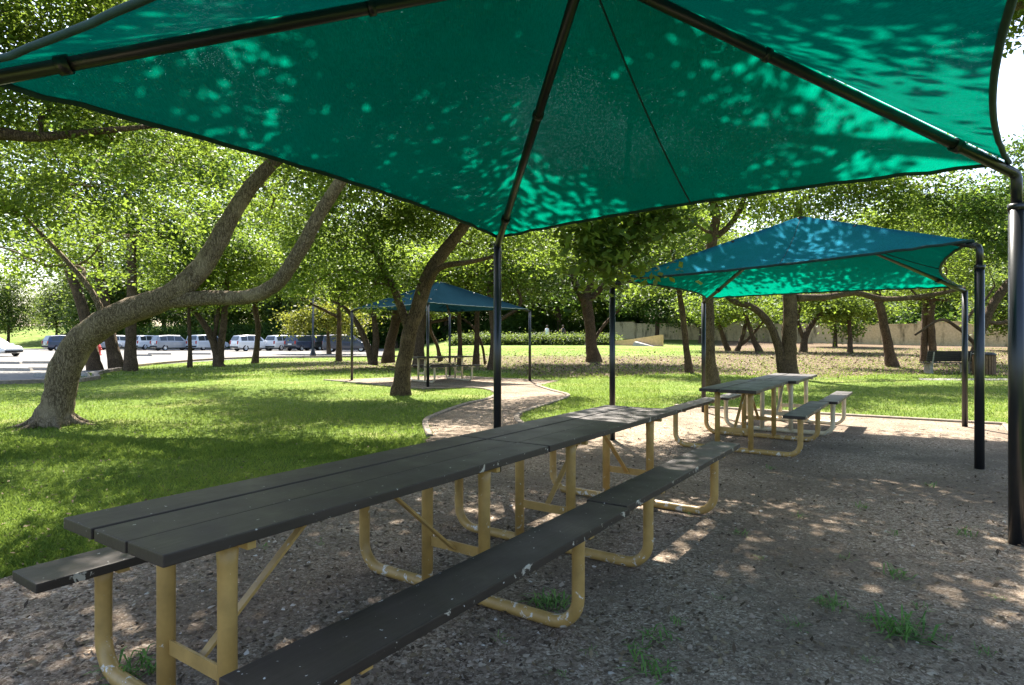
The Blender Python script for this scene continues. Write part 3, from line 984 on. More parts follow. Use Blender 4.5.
tree('tree with trunk forking near the ground before the white minivan', G(219, 31),
     [S([(219, 366, 6), (216, 350, 5), (208, 330, 4), (198, 316, 3), (188, 305, 2)], 31), S([(220, 362, 5), (221, 345, 4.5), (224, 320, 4), (226, 300, 3.5), (228, 265, 2)], 31),
      S([(214, 340, 2.5), (217, 322, 2.5), (219, 305, 2)], 31)],
     Bl([(200, 290, 1.5), (235, 275, 1.9), (175, 285, 1.4), (220, 250, 2), (255, 255, 1.8), (190, 240, 1.8)], 31), .18, 1.3, 'leaf', 'bark', 9)
tree('slender tree with wavy single trunk right of the forked one', G(256, 35),
     [S([(255, 363, 4), (257, 345, 3.3), (258, 325, 3.2), (255, 305, 3), (258, 280, 2)], 35)],
     Bl([(255, 285, 1.7), (285, 275, 2), (235, 265, 1.8), (270, 245, 2.2), (300, 255, 2)], 35), .2, 1.3, 'leaf', 'bark', 10)
tree('small tree with yellow green drooping crown by the navy car', G(325, 54),
     [S([(329, 353, 2.6), (328, 335, 2), (326, 315, 1.6)], 54)],
     Bl([(310, 318, 1.8), (335, 315, 2.0), (322, 303, 2.0), (350, 322, 1.5), (295, 322, 1.2)], 54), .26, 1.6, 'leaf_yellow', 'bark', 11)
tree('tree with dark straight trunk standing before the navy car', G(340, 38),
     [S([(339, 360, 3.6), (339, 335, 3), (339, 310, 2.6), (335, 280, 2)], 38), S([(339, 318, 2), (320, 308, 1.8), (300, 298, 1.4), (285, 285, 1)], 38)],
     Bl([(330, 275, 2), (300, 270, 2), (355, 285, 1.8), (315, 245, 2.4), (350, 250, 2.2)], 38), .2, 1.3, 'leaf', 'bark', 12)
# trunk in front of the far shelter
tree('oak with thick sunlit trunk beside the curving gravel path', G(401, 15.8),
     [S([(401, 397, 12), (403, 370, 9.8), (408, 340, 9.2), (417, 310, 9.2), (428, 278, 9), (442, 254, 8), (465, 225, 6.5), (490, 190, 5), (510, 150, 4)], 15.8),
      S([(410, 332, 6), (400, 305, 5), (392, 285, 4.5), (380, 262, 3.5, .3), (366, 235, 2.5, .5)], 15.8),
      S([(424, 290, 5), (440, 268, 4, -.4), (470, 262, 3, -.8), (500, 255, 2, -1)], 15.8)],
     Bl([(355, 250, 1.1), (395, 225, 1.2, .6), (440, 225, 1.1, 1), (305, 240, 1.1, .5), (345, 200, 1.3), (420, 190, 1.4), (470, 245, .7, .8), (310, 280, .8, .3), (375, 285, .7, -.3),
         (400, 160, 1.5), (300, 190, 1.4, 1), (520, 215, 1.1, 1), (480, 150, 1.5), (350, 130, 1.6, .5), (545, 250, .8, 1.5)], 15.8), .105, 1.45, 'leaf', 'bark', 13)
# trees around the far shelter
tree('tree with stem splitting in a wide V left of the blue canopy', G(372, 30),
     [S([(373, 362, 5), (367, 345, 4), (358, 325, 3.2), (345, 308, 2.2), (330, 300, 1.5)], 30), S([(374, 360, 4.5), (376, 340, 4), (374, 318, 3.2), (370, 290, 2)], 30)],
     Bl([(345, 290, 1.6), (375, 285, 1.6), (330, 270, 1.6), (360, 260, 2)], 30), .18, 1.3, 'leaf', 'bark', 14)
tree('oak with stout dark trunk just left of the sunlit trunk', G(388, 31.5),
     [S([(388, 360, 7), (391, 340, 6), (396, 318, 5.5), (398, 290, 4)], 31.5), S([(394, 322, 3.4), (410, 318, 3), (430, 322, 2.4), (455, 317, 1.6)], 31.5)],
     Bl([(400, 280, 1.8), (425, 300, 1.2), (445, 300, 1.2, 1), (380, 265, 1.8), (425, 270, 1.8)], 31.5), .18, 1.3, 'leaf', 'bark', 15)
tree('tree behind the near post of the blue canopy', G(421, 29),
     [S([(419, 364, 7), (420, 340, 5.8), (423, 315, 5), (425, 290, 3.5)], 29)],
     Bl([(430, 285, 1.5), (415, 270, 1.5), (450, 275, 1.6)], 29), .18, 1.3, 'leaf', 'bark', 16)
tree('thin tree with stem leaning left under the blue canopy', G(441, 34),
     [S([(440, 359, 2.6), (437, 345, 2.2), (431, 332, 2), (430, 315, 1.8), (432, 295, 1.2)], 34)],
     Bl([(435, 290, 1.2), (445, 305, 1.0)], 34), .18, 1.3, 'leaf', 'bark', 17)
tree('tree with slim straight trunk seen through the blue canopy right half', G(460, 31),
     [S([(460, 362, 3.2), (460, 340, 2.7), (459, 315, 2.4), (460, 280, 1.8)], 31)],
     Bl([(460, 280, 1.6), (475, 262, 1.7)], 31), .18, 1.3, 'leaf', 'bark', 18)
tree('tree with reddish straight trunk left of the main canopy rear post', G(477, 30.5),
     [S([(476, 364, 4), (477, 340, 3.3), (477, 315, 3), (480, 280, 2)], 30.5), S([(485, 364, 1.6, .3), (482, 345, 1.5, .3), (474, 328, 1.3, .3), (462, 318, 1, .3)], 30.5)],
     Bl([(490, 275, 1.8), (470, 255, 1.8), (505, 255, 1.8)], 30.5), .18, 1.3, 'leaf', 'bark', 19)
tree('oak with dark thick trunk hidden partly by the main canopy rear post', G(494, 27.5),
     [S([(492, 370, 6), (494, 345, 4.8), (493, 318, 4.6), (490, 290, 4), (494, 250, 3)], 27.5), S([(500, 320, 2.5), (520, 305, 2.2), (515, 285, 2), (500, 270, 1.5)], 27.5)],
     Bl([(500, 270, 1.6), (525, 255, 1.8, 1), (510, 225, 1.8), (545, 235, 1.6, 1), (475, 235, 1.8), (520, 290, 1.0)], 27.5), .17, 1.25, 'leaf', 'bark', 20)
tree('wide oak with forked trunk standing alone at the edge of the bright field', G(592, 33),
     [S([(594, 363, 9), (591, 340, 6.8), (589, 318, 6.6), (586, 300, 7), (584, 285, 5)], 33), S([(583, 300, 5), (574, 280, 4), (563, 258, 2.5)], 33),
      S([(587, 295, 5), (592, 272, 3.6), (592, 245, 2.4)], 33), S([(590, 300, 4), (604, 285, 3.4), (620, 270, 2.4), (634, 258, 1.6)], 33), S([(593, 342, 2.2), (604, 325, 1.8), (620, 308, 1.4), (632, 295, 1)], 33)],
     Bl([(545, 250, 1.9), (592, 230, 2.1), (635, 245, 1.9), (555, 285, 1.4), (525, 265, 1.5), (615, 285, 1.3), (645, 282, 1.5), (575, 200, 2.3), (620, 205, 2.2), (535, 215, 2.1), (530, 290, 1.1), (655, 225, 2)], 33), .19, 1.35, 'leaf_dark', 'bark', 21)
tree('slim tree with tilted trunk right of the lone wide oak', G(688, 25.5),
     [S([(689, 372, 4.6), (686, 345, 3.8), (682, 310, 3.6), (678, 285, 3), (672, 250, 2)], 25.5)],
     Bl([(665, 240, 1.2), (685, 270, 1.0), (650, 285, 1.0), (700, 235, 1.2), (670, 205, 1.4)], 25.5), .15, 1.3, 'leaf', 'bark', 22)
# tree behind the middle canopy's rear post
tree('oak with straight grey trunk behind the rear post of the middle canopy', G(712, 18.6),
     [S([(712, 386, 8.6), (709, 350, 7.4), (708, 310, 7), (708, 270, 6.5), (713, 235, 6), (716, 212, 5), (705, 185, 3.5)], 18.6),
      S([(714, 238, 4), (730, 225, 3.6), (742, 205, 3), (748, 180, 2)], 18.6)],
     Bl([(700, 195, 1.2, .5), (745, 190, 1.2), (775, 205, .8, 1.5), (655, 215, 1.1, -1), (665, 180, 1.3), (720, 165, 1.4), (790, 175, 1.3, 1)], 18.6), .12, 1.25, 'leaf', 'bark', 23)
# low spray of leaves hanging near the left corner of the middle canopy
b = Vector((-3.9, 12.9, 0))
# big oak behind the pair of tables
tree('broad oak with massive trunk and low bent limb beyond the further tables', G(789, 22),
     [S([(789, 380, 11), (789, 350, 9), (790, 315, 8.4), (790, 280, 8), (795, 240, 6), (800, 200, 4)], 22),
      S([(782, 372, 6), (778, 345, 5), (768, 322, 4.6), (752, 307, 4.2), (735, 302, 3.6), (722, 292, 2.4)], 22),
      S([(795, 298, 5), (825, 297, 4, .5), (855, 293, 3.6, 1), (885, 299, 3.2, 1.5), (925, 296, 2.8, 2), (965, 288, 2, 2)], 22)],
     Bl([(760, 200, 1.5), (810, 190, 1.6), (860, 195, 1.6), (905, 205, 1.6), (730, 280, 1.0, .5), (850, 165, 1.8), (790, 150, 1.8), (945, 215, 1.5, 1), (830, 280, .8, 2), (890, 275, .9, 3), (940, 275, 1.0, 2.5), (760, 295, .8, 2),
         (920, 170, 1.8)], 22), .14, 1.3, 'leaf', 'bark', 24)
# right-hand trees
tree('tree with trunk leaning left on the leaf litter near the stone wall', G(891, 29.5),
     [S([(892, 367, 7), (888, 345, 5.6), (882, 315, 5), (877, 295, 4.6), (872, 265, 3)], 29.5), S([(878, 300, 3), (850, 292, 2.6), (822, 300, 2)], 29.5), S([(879, 300, 3), (910, 298, 2.6), (950, 300, 2)], 29.5)],
     Bl([(860, 265, 1.5), (900, 270, 1.6), (935, 285, 1.2), (830, 290, 1.1), (880, 225, 2), (960, 255, 1.6)], 29.5), .17, 1.3, 'leaf', 'bark', 25)
tree('tree with twin upright trunks behind the park bench', G(928, 33),
     [S([(924, 364, 4.4), (924, 340, 3.8), (925, 310, 3.4), (922, 270, 2.5)], 33), S([(933, 364, 5, -.2), (932, 340, 4.2, -.2), (931, 310, 3.8, -.2), (938, 270, 2.5, -.2)], 33)],
     Bl([(910, 270, 1.8), (945, 265, 1.8), (925, 235, 2.2), (965, 290, 1.2)], 33), .18, 1.35, 'leaf', 'bark', 26)
tree('tree with trunk leaning right and crooked low branches behind the litter bin', G(968, 26.5),
     [S([(968, 373, 5), (975, 350, 4.6), (985, 322, 4.8), (997, 298, 5), (1015, 278, 5), (1040, 262, 4)], 26.5), S([(976, 345, 2.4), (958, 328, 2.2), (940, 320, 1.8), (915, 335, 1.2)], 26.5),
      S([(985, 322, 2.6), (1005, 322, 2.4), (1030, 308, 2)], 26.5), S([(962, 330, 2), (972, 312, 1.8), (985, 300, 1.6), (995, 285, 1)], 26.5)],
     Bl([(1010, 235, 1.6), (1040, 250, 1.5), (975, 245, 1.4), (1030, 295, 1.0), (1000, 205, 1.5), (960, 215, 1.5), (1050, 200, 1.8), (1045, 300, 1.0)], 26.5), .16, 1.4, 'leaf_dark', 'bark', 27)
tree('tree with broad deep green crown at the right edge above the post', G(1060, 20),
     [S([(1065, 378, 8), (1062, 340, 7), (1058, 280, 6), (1050, 230, 4)], 20)],
     Bl([(1010, 200, 1.0), (1035, 180, 1.1), (980, 215, .8, 1), (1030, 235, 1.0), (1060, 150, 1.3), (1025, 150, .7), (950, 205, .8, 1.5), (1055, 265, 1.0)], 20), .13, 1.5, 'leaf_dark', 'bark', 28)
# small trunks further back between the middle canopy's posts
for i, (st, bl, lb) in enumerate([
        ([[(728, 358, 3.4), (724, 340, 3), (718, 322, 2.4)]], [(715, 312, 1.5), (700, 305, 1.5)], 'small tree leaning left in the back row before the wall'),
        ([[(737, 357, 3), (742, 338, 2.6), (747, 318, 2.2)], [(740, 352, 2), (752, 335, 1.8), (766, 318, 1.4)]], [(745, 308, 1.6), (765, 305, 1.5)], 'small tree with forked stems in the back row before the wall'),
        ([[(759, 356, 4), (753, 338, 3), (748, 322, 2.4), (742, 305, 2)]], [(742, 300, 1.5), (725, 298, 1.4)], 'small tree bending left in the back row near the massive trunk'),
        ([[(803, 352, 4.5), (806, 335, 3.6), (815, 320, 3), (828, 308, 2.4)], [(804, 340, 2.5), (798, 322, 2.2), (800, 305, 1.6)]], [(830, 302, 1.6), (800, 298, 1.6), (815, 285, 1.8)], 'small tree just right of the massive trunk before the wall'),
        ([[(850, 349, 3), (850, 335, 2.6), (849, 318, 2.2)]], [(850, 312, 1.7), (835, 302, 1.8), (868, 305, 1.8)], 'small upright tree against the middle of the stone wall')]):
    d = 44 - i * .6
    gx = G(st[0][0][0], d)
    sh = gx.z - P(0, st[0][0][1], d).z
    stems = [[(p + Vector((0, 0, sh * max(0, 1 - k))), r) for k, (p, r) in enumerate(S(s, d))] for s in st]
    tree(lb, gx, stems, Bl(bl, d), .22, 1.5, 'leaf', 'bark', 40 + i)

# shade oak standing right of the view: its crown roofs the gravel and the main canopy
def offset_blobs(lst): return [(Vector(p), r) for p, r in lst]
rb = random.Random(21)
roof_blobs = []
for i in range(-2, 6):
    for j in range(2, 9):
        x, y = i * 1.6 + rb.uniform(-.4, .4), j * 1.6 + rb.uniform(-.4, .4)
        keep = 0.93
        if x < -1: keep = .92
        if 1.8 < x < 5.6 and 6.0 < y < 9.3: keep = 0.0
        if 2.2 < x < 4.2 and 4.0 < y < 6.0: keep = 0.3      # the gap above the right-hand panel
        if y > 10.5: keep = .75
        if rb.random() < keep:
            roof_blobs.append(((x, y, rb.uniform(6.7, 8.2)), rb.uniform(1.0, 1.3)))
b = Vector((10.2, 6.0, 0))
tree('great shade oak standing outside the frame to the right', b,
     [[(b, .45), (b + Vector((-.3, .1, 2.5)), .36), (b + Vector((-1.0, .3, 5)), .3), (b + Vector((-1.8, .5, 7.0)), .18)],
      [(b + Vector((-.6, .2, 4)), .22), (Vector((7.4, 6.6, 5.9)), .16), (Vector((4.5, 7.2, 6.8)), .1), (Vector((1.0, 7.6, 7.4)), .05)],
      [(Vector((2.2, 7.5, 7.2)), .07), (Vector((1.75, 8.1, 5.9)), .055), (Vector((1.6, 8.35, 4.4)), .04), (Vector((1.5, 8.3, 3.2)), .02)],
      [(b + Vector((-.6, .2, 4)), .2), (Vector((8.2, 8.6, 6.2)), .14), (Vector((6.2, 11.2, 7.0)), .08)]],
     offset_blobs(roof_blobs) + Bl([(580, 222, .22), (606, 238, .26), (636, 222, .24), (600, 262, .18), (660, 212, .2)], 8.3), .13, 2.7, 'leaf', 'bark_grey', 60)

# ------------------------------------------------------------------ far wood: three prototypes copied
def wood_tree(seed, h, w, mat):
    rr = random.Random(seed)
    st = [[(Vector((0, 0, 0)), .22), (Vector((.1, 0, h * .2)), .18), (Vector((rr.uniform(-.3, .3), .1, h * .5)), .13), (Vector((rr.uniform(-.5, .5), 0, h * .85)), .06)]]
    bl = []
    for k in range(15):
        an = k * 2.4
        zz = h * (.28 + .66 * (k / 14))
        rad = w * (1 - ((k / 14) - .35) ** 2 * 1.2) * rr.uniform(.45, .85)
        bl.append((Vector((math.cos(an) * rad, math.sin(an) * rad, zz)), rr.uniform(1.3, 2.0) * w / 3.6))
    return tree('leafy tree in the far wood closing the view behind lawn and car park', (0, 0, 0), st, bl, .34, 1.45, mat, 'bark', seed, 'trees of the far wood', name='wood_tree', twig=2)
protos = [wood_tree(101, 10, 3.8, 'leaf_far'), wood_tree(102, 12, 4.2, 'leaf_far'), wood_tree(103, 9, 4.0, 'leaf'), wood_tree(104, 11, 3.6, 'leaf_dark')]
spots = []
rw = random.Random(77)
for px in range(60, 1130, 30):
    d = rw.uniform(84, 100)
    if px > 640: d = rw.uniform(68, 84)
    if px > 900: d = rw.uniform(62, 74)
    spots.append((px + rw.uniform(-10, 10), d, rw.uniform(.75, 1.1)))
for px in range(150, 1130, 44):
    spots.append((px + rw.uniform(-14, 14), rw.uniform(112, 135), rw.uniform(1.0, 1.5)))
for px, d in ((700, 62), (835, 52), (1010, 44), (1050, 42), (455, 86), (540, 88), (415, 82)):
    spots.append((px, d, rw.uniform(.6, .85)))
for px, d in ((105, 86), (165, 90), (215, 84), (280, 88), (335, 86), (395, 80), (445, 84), (500, 88), (560, 86), (620, 84), (665, 78), (735, 88), (795, 84), (850, 82), (905, 82), (965, 78), (1020, 74), (1065, 60), (700, 94)):
    spots.append((px, d, rw.uniform(1.4, 1.8)))
spots += [(8, 88, .95), (-20, 92, .9), (40, 128, .55), (70, 118, .7)]
for i, (px, d, s) in enumerate(spots):
    o = protos[i] if i < 4 else copy_tree(protos[rw.randrange(4)])
    o.location = G(px, d)
    o.rotation_euler = (0, 0, rw.uniform(0, 6.28))
    o.scale = (s, s, s * rw.uniform(.85, 1.1))
    if px < 30:
        o['label'] = 'dense rounded tree at the left edge of the open sky'; o['group'] = 'trees by the open sky'
    elif px < 75:
        o['label'] = 'small tree on the sunny bank under the open sky'; o['group'] = 'trees by the open sky'

# dark shrubs behind the cars and low hedge by the field
def shrub(seed, label, group, name, mat):
    rr = random.Random(seed)
    bl = [(Vector((rr.uniform(-1.2, 1.2), rr.uniform(-.7, .7), rr.uniform(.5, 1.7))), rr.uniform(.6, .9)) for _ in range(9)]
    st = [[(Vector((0, 0, 0)), .08), (Vector((.1, 0, .6)), .06), (Vector((0, .1, 1.2)), .04)]]
    return tree(label, (0, 0, 0), st, bl, .26, 1.5, mat, 'bark', seed, group, name=name, cat='shrub', twig=2)
sh = shrub(201, 'dark rounded shrub in the row behind the parked cars', 'shrubs behind the car park', 'shrub', 'leaf_dark')
n = 0
for px in range(90, 640, 19):
    o = sh if n == 0 else copy_tree(sh); n += 1
    d = rw.uniform(80, 83) if px < 420 else rw.uniform(84, 90)
    o.location = G(px + rw.uniform(-5, 5), d); o.rotation_euler = (0, 0, rw.uniform(0, 6.28))
    s = rw.uniform(1.1, 1.7); o.scale = (s, s, s)
    if px >= 420: o['label'] = 'dark rounded shrub at the far side of the bright field'; o['group'] = 'shrubs across the field'
for px in range(625, 1100, 30):
    o = copy_tree(sh); d = 83 - (px - 612) * .072
    o.location = G(px, d + 2.5); s = rw.uniform(1.2, 1.9); o.scale = (s, s, s); o.rotation_euler = (0, 0, rw.uniform(0, 6.28))
    o['label'] = 'dark shrub rising behind the stone wall'; o['group'] = 'shrubs behind the wall'

def hedge():
    t = thing('hedge', 'long low clipped hedge across the far side of the bright field', 'hedge', G(530, 58))
    bl = []
    x0, x1 = G(458, 58).x, G(612, 58).x
    n = 44
    for k in range(n):
        x = x0 + (x1 - x0) * k / (n - 1)
        for dy in (-.35, .35):
            for zz in (.12, .40):
                bl.append((x - t.location.x, dy, zz, .30))
    V = leaves(bl, .17, 1.7, np.random.default_rng(9))
    poly_mesh('foliage', V, 4, M['leaf_far'], t)
    m = MB()
    for k in range(16):
        x = x0 + (x1 - x0) * k / 15 - t.location.x
        m.tube([(x, 0, -.15), (x + .1, .05, .4), (x, 0, .8)], [.04, .03, .01], 6)
    m.build('stems', M['bark'], t)
hedge()

# ------------------------------------------------------------------ wall, houses, field structures
def long_wall():
    a, b_ = G(612, 80), G(1130, 47)
    t = thing('stone_wall', 'long stained tan stone wall behind the right hand trees', 'wall', a)
    seg = 14
    mb, cap = MB(), MB()
    for k in range(seg):
        p, q = a.lerp(b_, k / seg) - a, a.lerp(b_, (k + 1) / seg) - a
        wp, wq = p + a, q + a
        zb = min(gz(wp.x, wp.y), gz(wq.x, wq.y)) - .3 - a.z
        zt = gz((wp.x + wq.x) / 2, (wp.y + wq.y) / 2) - a.z + (1.85 if k % 5 else 2.05)
        d = (q - p); ang = math.atan2(d.y, d.x)
        rot = Matrix.Rotation(ang, 3, 'Z')
        c = (p + q) / 2
        mb.box((c.x, c.y, (zb + zt) / 2), (d.length - .02, .3, zt - zb), rot, .015)
        cap.box((c.x, c.y, zt + .05), (d.length - .01, .38, .09), rot, .015)
        pm = p + Vector((0, 0, 0))
        mb.box((p.x, p.y, (zb + zt) / 2 + .06), (.42, .42, zt - zb + .2), rot, .02)
    mb.build('wall_panels', M['wall'], t)
    cap.build('coping', M['wall'], t)
long_wall()

def house(label, px, d, w, dp, h, rh, roofm, rz):
    t = thing('house', label, 'house', G(px, d), rz)
    m = MB(); m.box((0, 0, h / 2 - .2), (w, dp, h + .4), None, .02); m.build('wall', M['render'], t)
    m = MB()
    ov = .5; W, D = w / 2 + ov, dp / 2 + ov; rl = max(.3, W - D)
    vs = [(-W, -D, h), (W, -D, h), (W, D, h), (-W, D, h), (-rl, 0, h + rh), (rl, 0, h + rh), (-W, -D, h + .15), (W, -D, h + .15), (W, D, h + .15), (-W, D, h + .15)]
    fs = [(0, 3, 2, 1), (0, 1, 7, 6), (1, 2, 8, 7), (2, 3, 9, 8), (3, 0, 6, 9), (6, 7, 5, 4), (7, 8, 5), (8, 9, 4, 5), (9, 6, 4)]
    m.add(vs, fs); ro = m.build('roof', roofm, t)
    m = MB(); m.box((W * .3, D * .3, h + rh * .8), (.7, .7, 1.4), None, .02); m.build('chimney', M['render'], ro)
    for s in (-.55, 0, .55):
        m = MB(); m.box((s * w / 2, -dp / 2 - .02, 1.5), (1.2, .08, 1.2), None, .01)
        wo = m.build('window', M['glass'], t)
        f = MB()
        for zz in (.86, 2.14): f.box((s * w / 2, -dp / 2 - .05, zz), (1.36, .1, .08))
        for xx in (-.64, .64): f.box((s * w / 2 + xx, -dp / 2 - .05, 1.5), (.08, .1, 1.2))
        f.build('frame', M['white_cotton'], wo)
house('house with grey hipped roof showing above the stone wall', 950, 66, 11, 8, 2.3, 1.7, M['roof_grey'], -.5)
house('house with red tiled roof showing over the wall at right edge', 1035, 60, 10, 7, 2.5, 1.6, M['roof_red'], -.6)
house('pale house half hidden by trees above the middle of the wall', 872, 74, 10, 8, 2.8, 1.8, M['roof_grey'], -.4)

# tan low retaining wall in the field
def tan_wall():
    p = G(637, 55)
    t = thing('retaining_wall', 'low tan stone retaining wall with sloping top in the bright field', 'low wall', p)
    m = MB()
    L0, L1 = G(612, 57) - p, G(662, 54) - p
    dv = (L1 - L0).normalized(); nv = Vector((-dv.y, dv.x, 0))
    vs = []
    for q, hh in ((L0, .35), (L0.lerp(L1, .5), .62), (L1, 1.0)):
        for s in (-.3, .3):
            vs += [q + nv * s + Vector((0, 0, -.4)), q + nv * s + Vector((0, 0, hh))]
    fs = [(0, 4, 5, 1), (2, 3, 7, 6), (1, 5, 7, 3), (4, 8, 9, 5), (6, 7, 11, 10), (5, 9, 11, 7), (0, 1, 3, 2), (8, 10, 11, 9)]
    m.add(vs, fs); m.build('masonry', M['tan_stone'], t)
    m = MB(); q = L0.lerp(L1, .55) - nv * .9
    m.add([q + Vector((-.2, 0, -.1)), q + dv * 2.2 + Vector((0, 0, -.1)), q + dv * 2.2 + nv * .55 + Vector((0, 0, -.1)), q + nv * .55 + Vector((0, 0, -.1)), q + Vector((0, .1, .35)), q + nv * .5 + Vector((0, 0, .4))],
          [(0, 1, 4), (1, 2, 5, 4), (2, 3, 5), (3, 0, 4, 5), (0, 3, 2, 1)])
    m.build('step', M['concrete'], t)
tan_wall()

# ------------------------------------------------------------------ bench, bin, lamp post, hydrant
def park_bench():
    t = thing('park_bench', 'black slatted park bench on concrete legs under the right hand trees', 'bench', G(944, 25.2), math.radians(178))
    m = MB()
    for k in range(5): m.box((0, -.02 + k * .09, .44), (1.95, .075, .035), None, .006)
    m.build('seat', M['dark_timber'], t)
    m = MB()
    for k in range(5): m.box((0, .43 + k * .02, .54 + k * .085), (1.95, .03, .082), Matrix.Rotation(-.2, 3, 'X'), .004)
    m.build('backrest', M['dark_timber'], t)
    for s in (-1, 1):
        m = MB(); m.box((s * .72, .17, .21), (.12, .42, .42), None, .015); m.box((s * .72, .45, .62), (.05, .05, .55), Matrix.Rotation(-.2, 3, 'X'))
        m.build('leg', M['concrete'], t)
park_bench()
def litter_bin():
    t = thing('litter_bin', 'round brown timber slatted litter bin half hidden by the post', 'litter bin', G(984, 24.2))
    m = MB()
    for k in range(22):
        an = k / 22 * 2 * math.pi
        m.box((.36 * math.cos(an), .36 * math.sin(an), .40), (.03, .085, .76), Matrix.Rotation(an, 3, 'Z'), .005)
    m.build('slats', M['timber'], t)
    m = MB(); m.lathe([(.0, .03), (.33, .03), (.33, .74), (.31, .74), (.31, .08), (0, .08)], 24); m.build('liner', M['black2'], t)
    m = MB(); m.lathe([(.14, .80), (.40, .78), (.40, .82), (.30, .88), (.14, .90), (.14, .80)], 24); m.build('lid', M['black2'], t)
litter_bin()
def lamp_post():
    t = thing('lamp_post', 'slim dark lamp post on a flared base at the car park edge', 'lamp post', G(313, 47))
    m = MB(); m.lathe([(0, 0), (.24, 0), (.24, .12), (.12, .5), (.075, .7), (.06, 4.6), (0, 4.6)], 14); m.build('pole', M['black'], t)
    m = MB(); m.lathe([(.07, 4.58), (.20, 4.7), (.24, 5.1), (.30, 5.14), (.08, 5.4), (0, 5.45)], 14); m.build('lantern', M['black'], t)
lamp_post()
def hydrant():
    t = thing('fire_hydrant', 'red fire hydrant by the car park seen between two trunks', 'hydrant', G(99, 50))
    m = MB(); m.lathe([(0, 0), (.2, 0), (.2, .06), (.13, .1), (.13, .62), (.17, .64), (.17, .69), (.13, .72), (.10, .84), (.04, .9), (0, .92)], 16)
    m.build('body', M['red'], t)
    for s in (-1, 1):
        m = MB(); m.tube([(s * .1, 0, .5), (s * .24, 0, .5)], .065, 12); m.build('nozzle', M['red'], t)
hydrant()
def wheel_stop(px, d, rz, first=[None]):
    if first[0] is None:
        m = MB()
        L, w, h = 1.0, .09, .13
        vs = [(-L, -w, 0), (L, -w, 0), (L, w, 0), (-L, w, 0), (-L + .06, -w + .03, h), (L - .06, -w + .03, h), (L - .06, w - .03, h), (-L + .06, w - .03, h)]
        m.add(vs, [(0, 3, 2, 1), (4, 5, 6, 7), (0, 1, 5, 4), (1, 2, 6, 5), (2, 3, 7, 6), (3, 0, 4, 7)])
        o = m.build('wheel_stop', M['concrete']); first[0] = o
    else:
        o = first[0].copy(); COL.objects.link(o)
    p = G(px, d); o.location = (p.x, p.y, .008); o.rotation_euler = (0, 0, rz)
    tag(o, 'low concrete wheel stop on the pale car park at left', 'wheel stop', 'wheel stops in the car park')
for px, d in ((12, 27), (50, 27.5), (5, 34), (40, 34.5), (160, 52), (200, 52), (62, 23), (140, 48)):
    wheel_stop(px, d, rw.uniform(-.15, .1))

# ------------------------------------------------------------------ cars
ST = {'suv': [(-2.30, .42, .80, .84, .80, .74), (-2.26, .32, 1.02, 1.06, .86, .78), (-1.98, .27, 1.05, 1.66, .90, .68), (-1.0, .25, 1.05, 1.73, .92, .70), (.35, .25, 1.03, 1.70, .92, .69), (1.10, .26, 1.01, 1.07, .91, .80),
              (2.00, .28, .92, .97, .88, .76), (2.28, .36, .72, .78, .78, .66)],
      'van': [(-2.42, .40, .85, .90, .84, .78), (-2.40, .30, 1.05, 1.10, .90, .80), (-2.24, .25, 1.05, 1.70, .93, .74), (-1.0, .24, 1.05, 1.78, .95, .76), (.55, .24, 1.02, 1.74, .95, .72), (1.55, .25, .98, 1.04, .93, .82),
              (2.20, .28, .86, .90, .88, .76), (2.45, .36, .66, .72, .78, .66)],
      'sedan': [(-2.30, .42, .80, .84, .74, .68), (-2.20, .30, .95, .99, .82, .72), (-1.55, .24, .96, 1.02, .87, .74), (-.85, .22, .94, 1.40, .88, .60), (.20, .22, .92, 1.43, .88, .61), (1.00, .23, .90, .96, .88, .74),
                (1.95, .26, .78, .83, .84, .72), (2.28, .34, .58, .64, .74, .62)]}
def wheel(parent, x, y):
    w = MB(); s = 1 if y > 0 else -1
    w.lathe([(.20, -.10), (.31, -.11), (.335, -.08), (.335, .08), (.31, .11), (.20, .10)], 22, (0, 0, 0), 'Y')
    wo = w.build('wheel', M['tyre'], parent); wo.location = (x, y, .335)
    r = MB(); r.lathe([(0, s * .085), (.06, s * .09), (.19, s * .075), (.21, s * .10), (.205, -s * .1), (0, -s * .1)], 18, (0, 0, 0), 'Y')
    r.build('rim', M['rim'], wo)
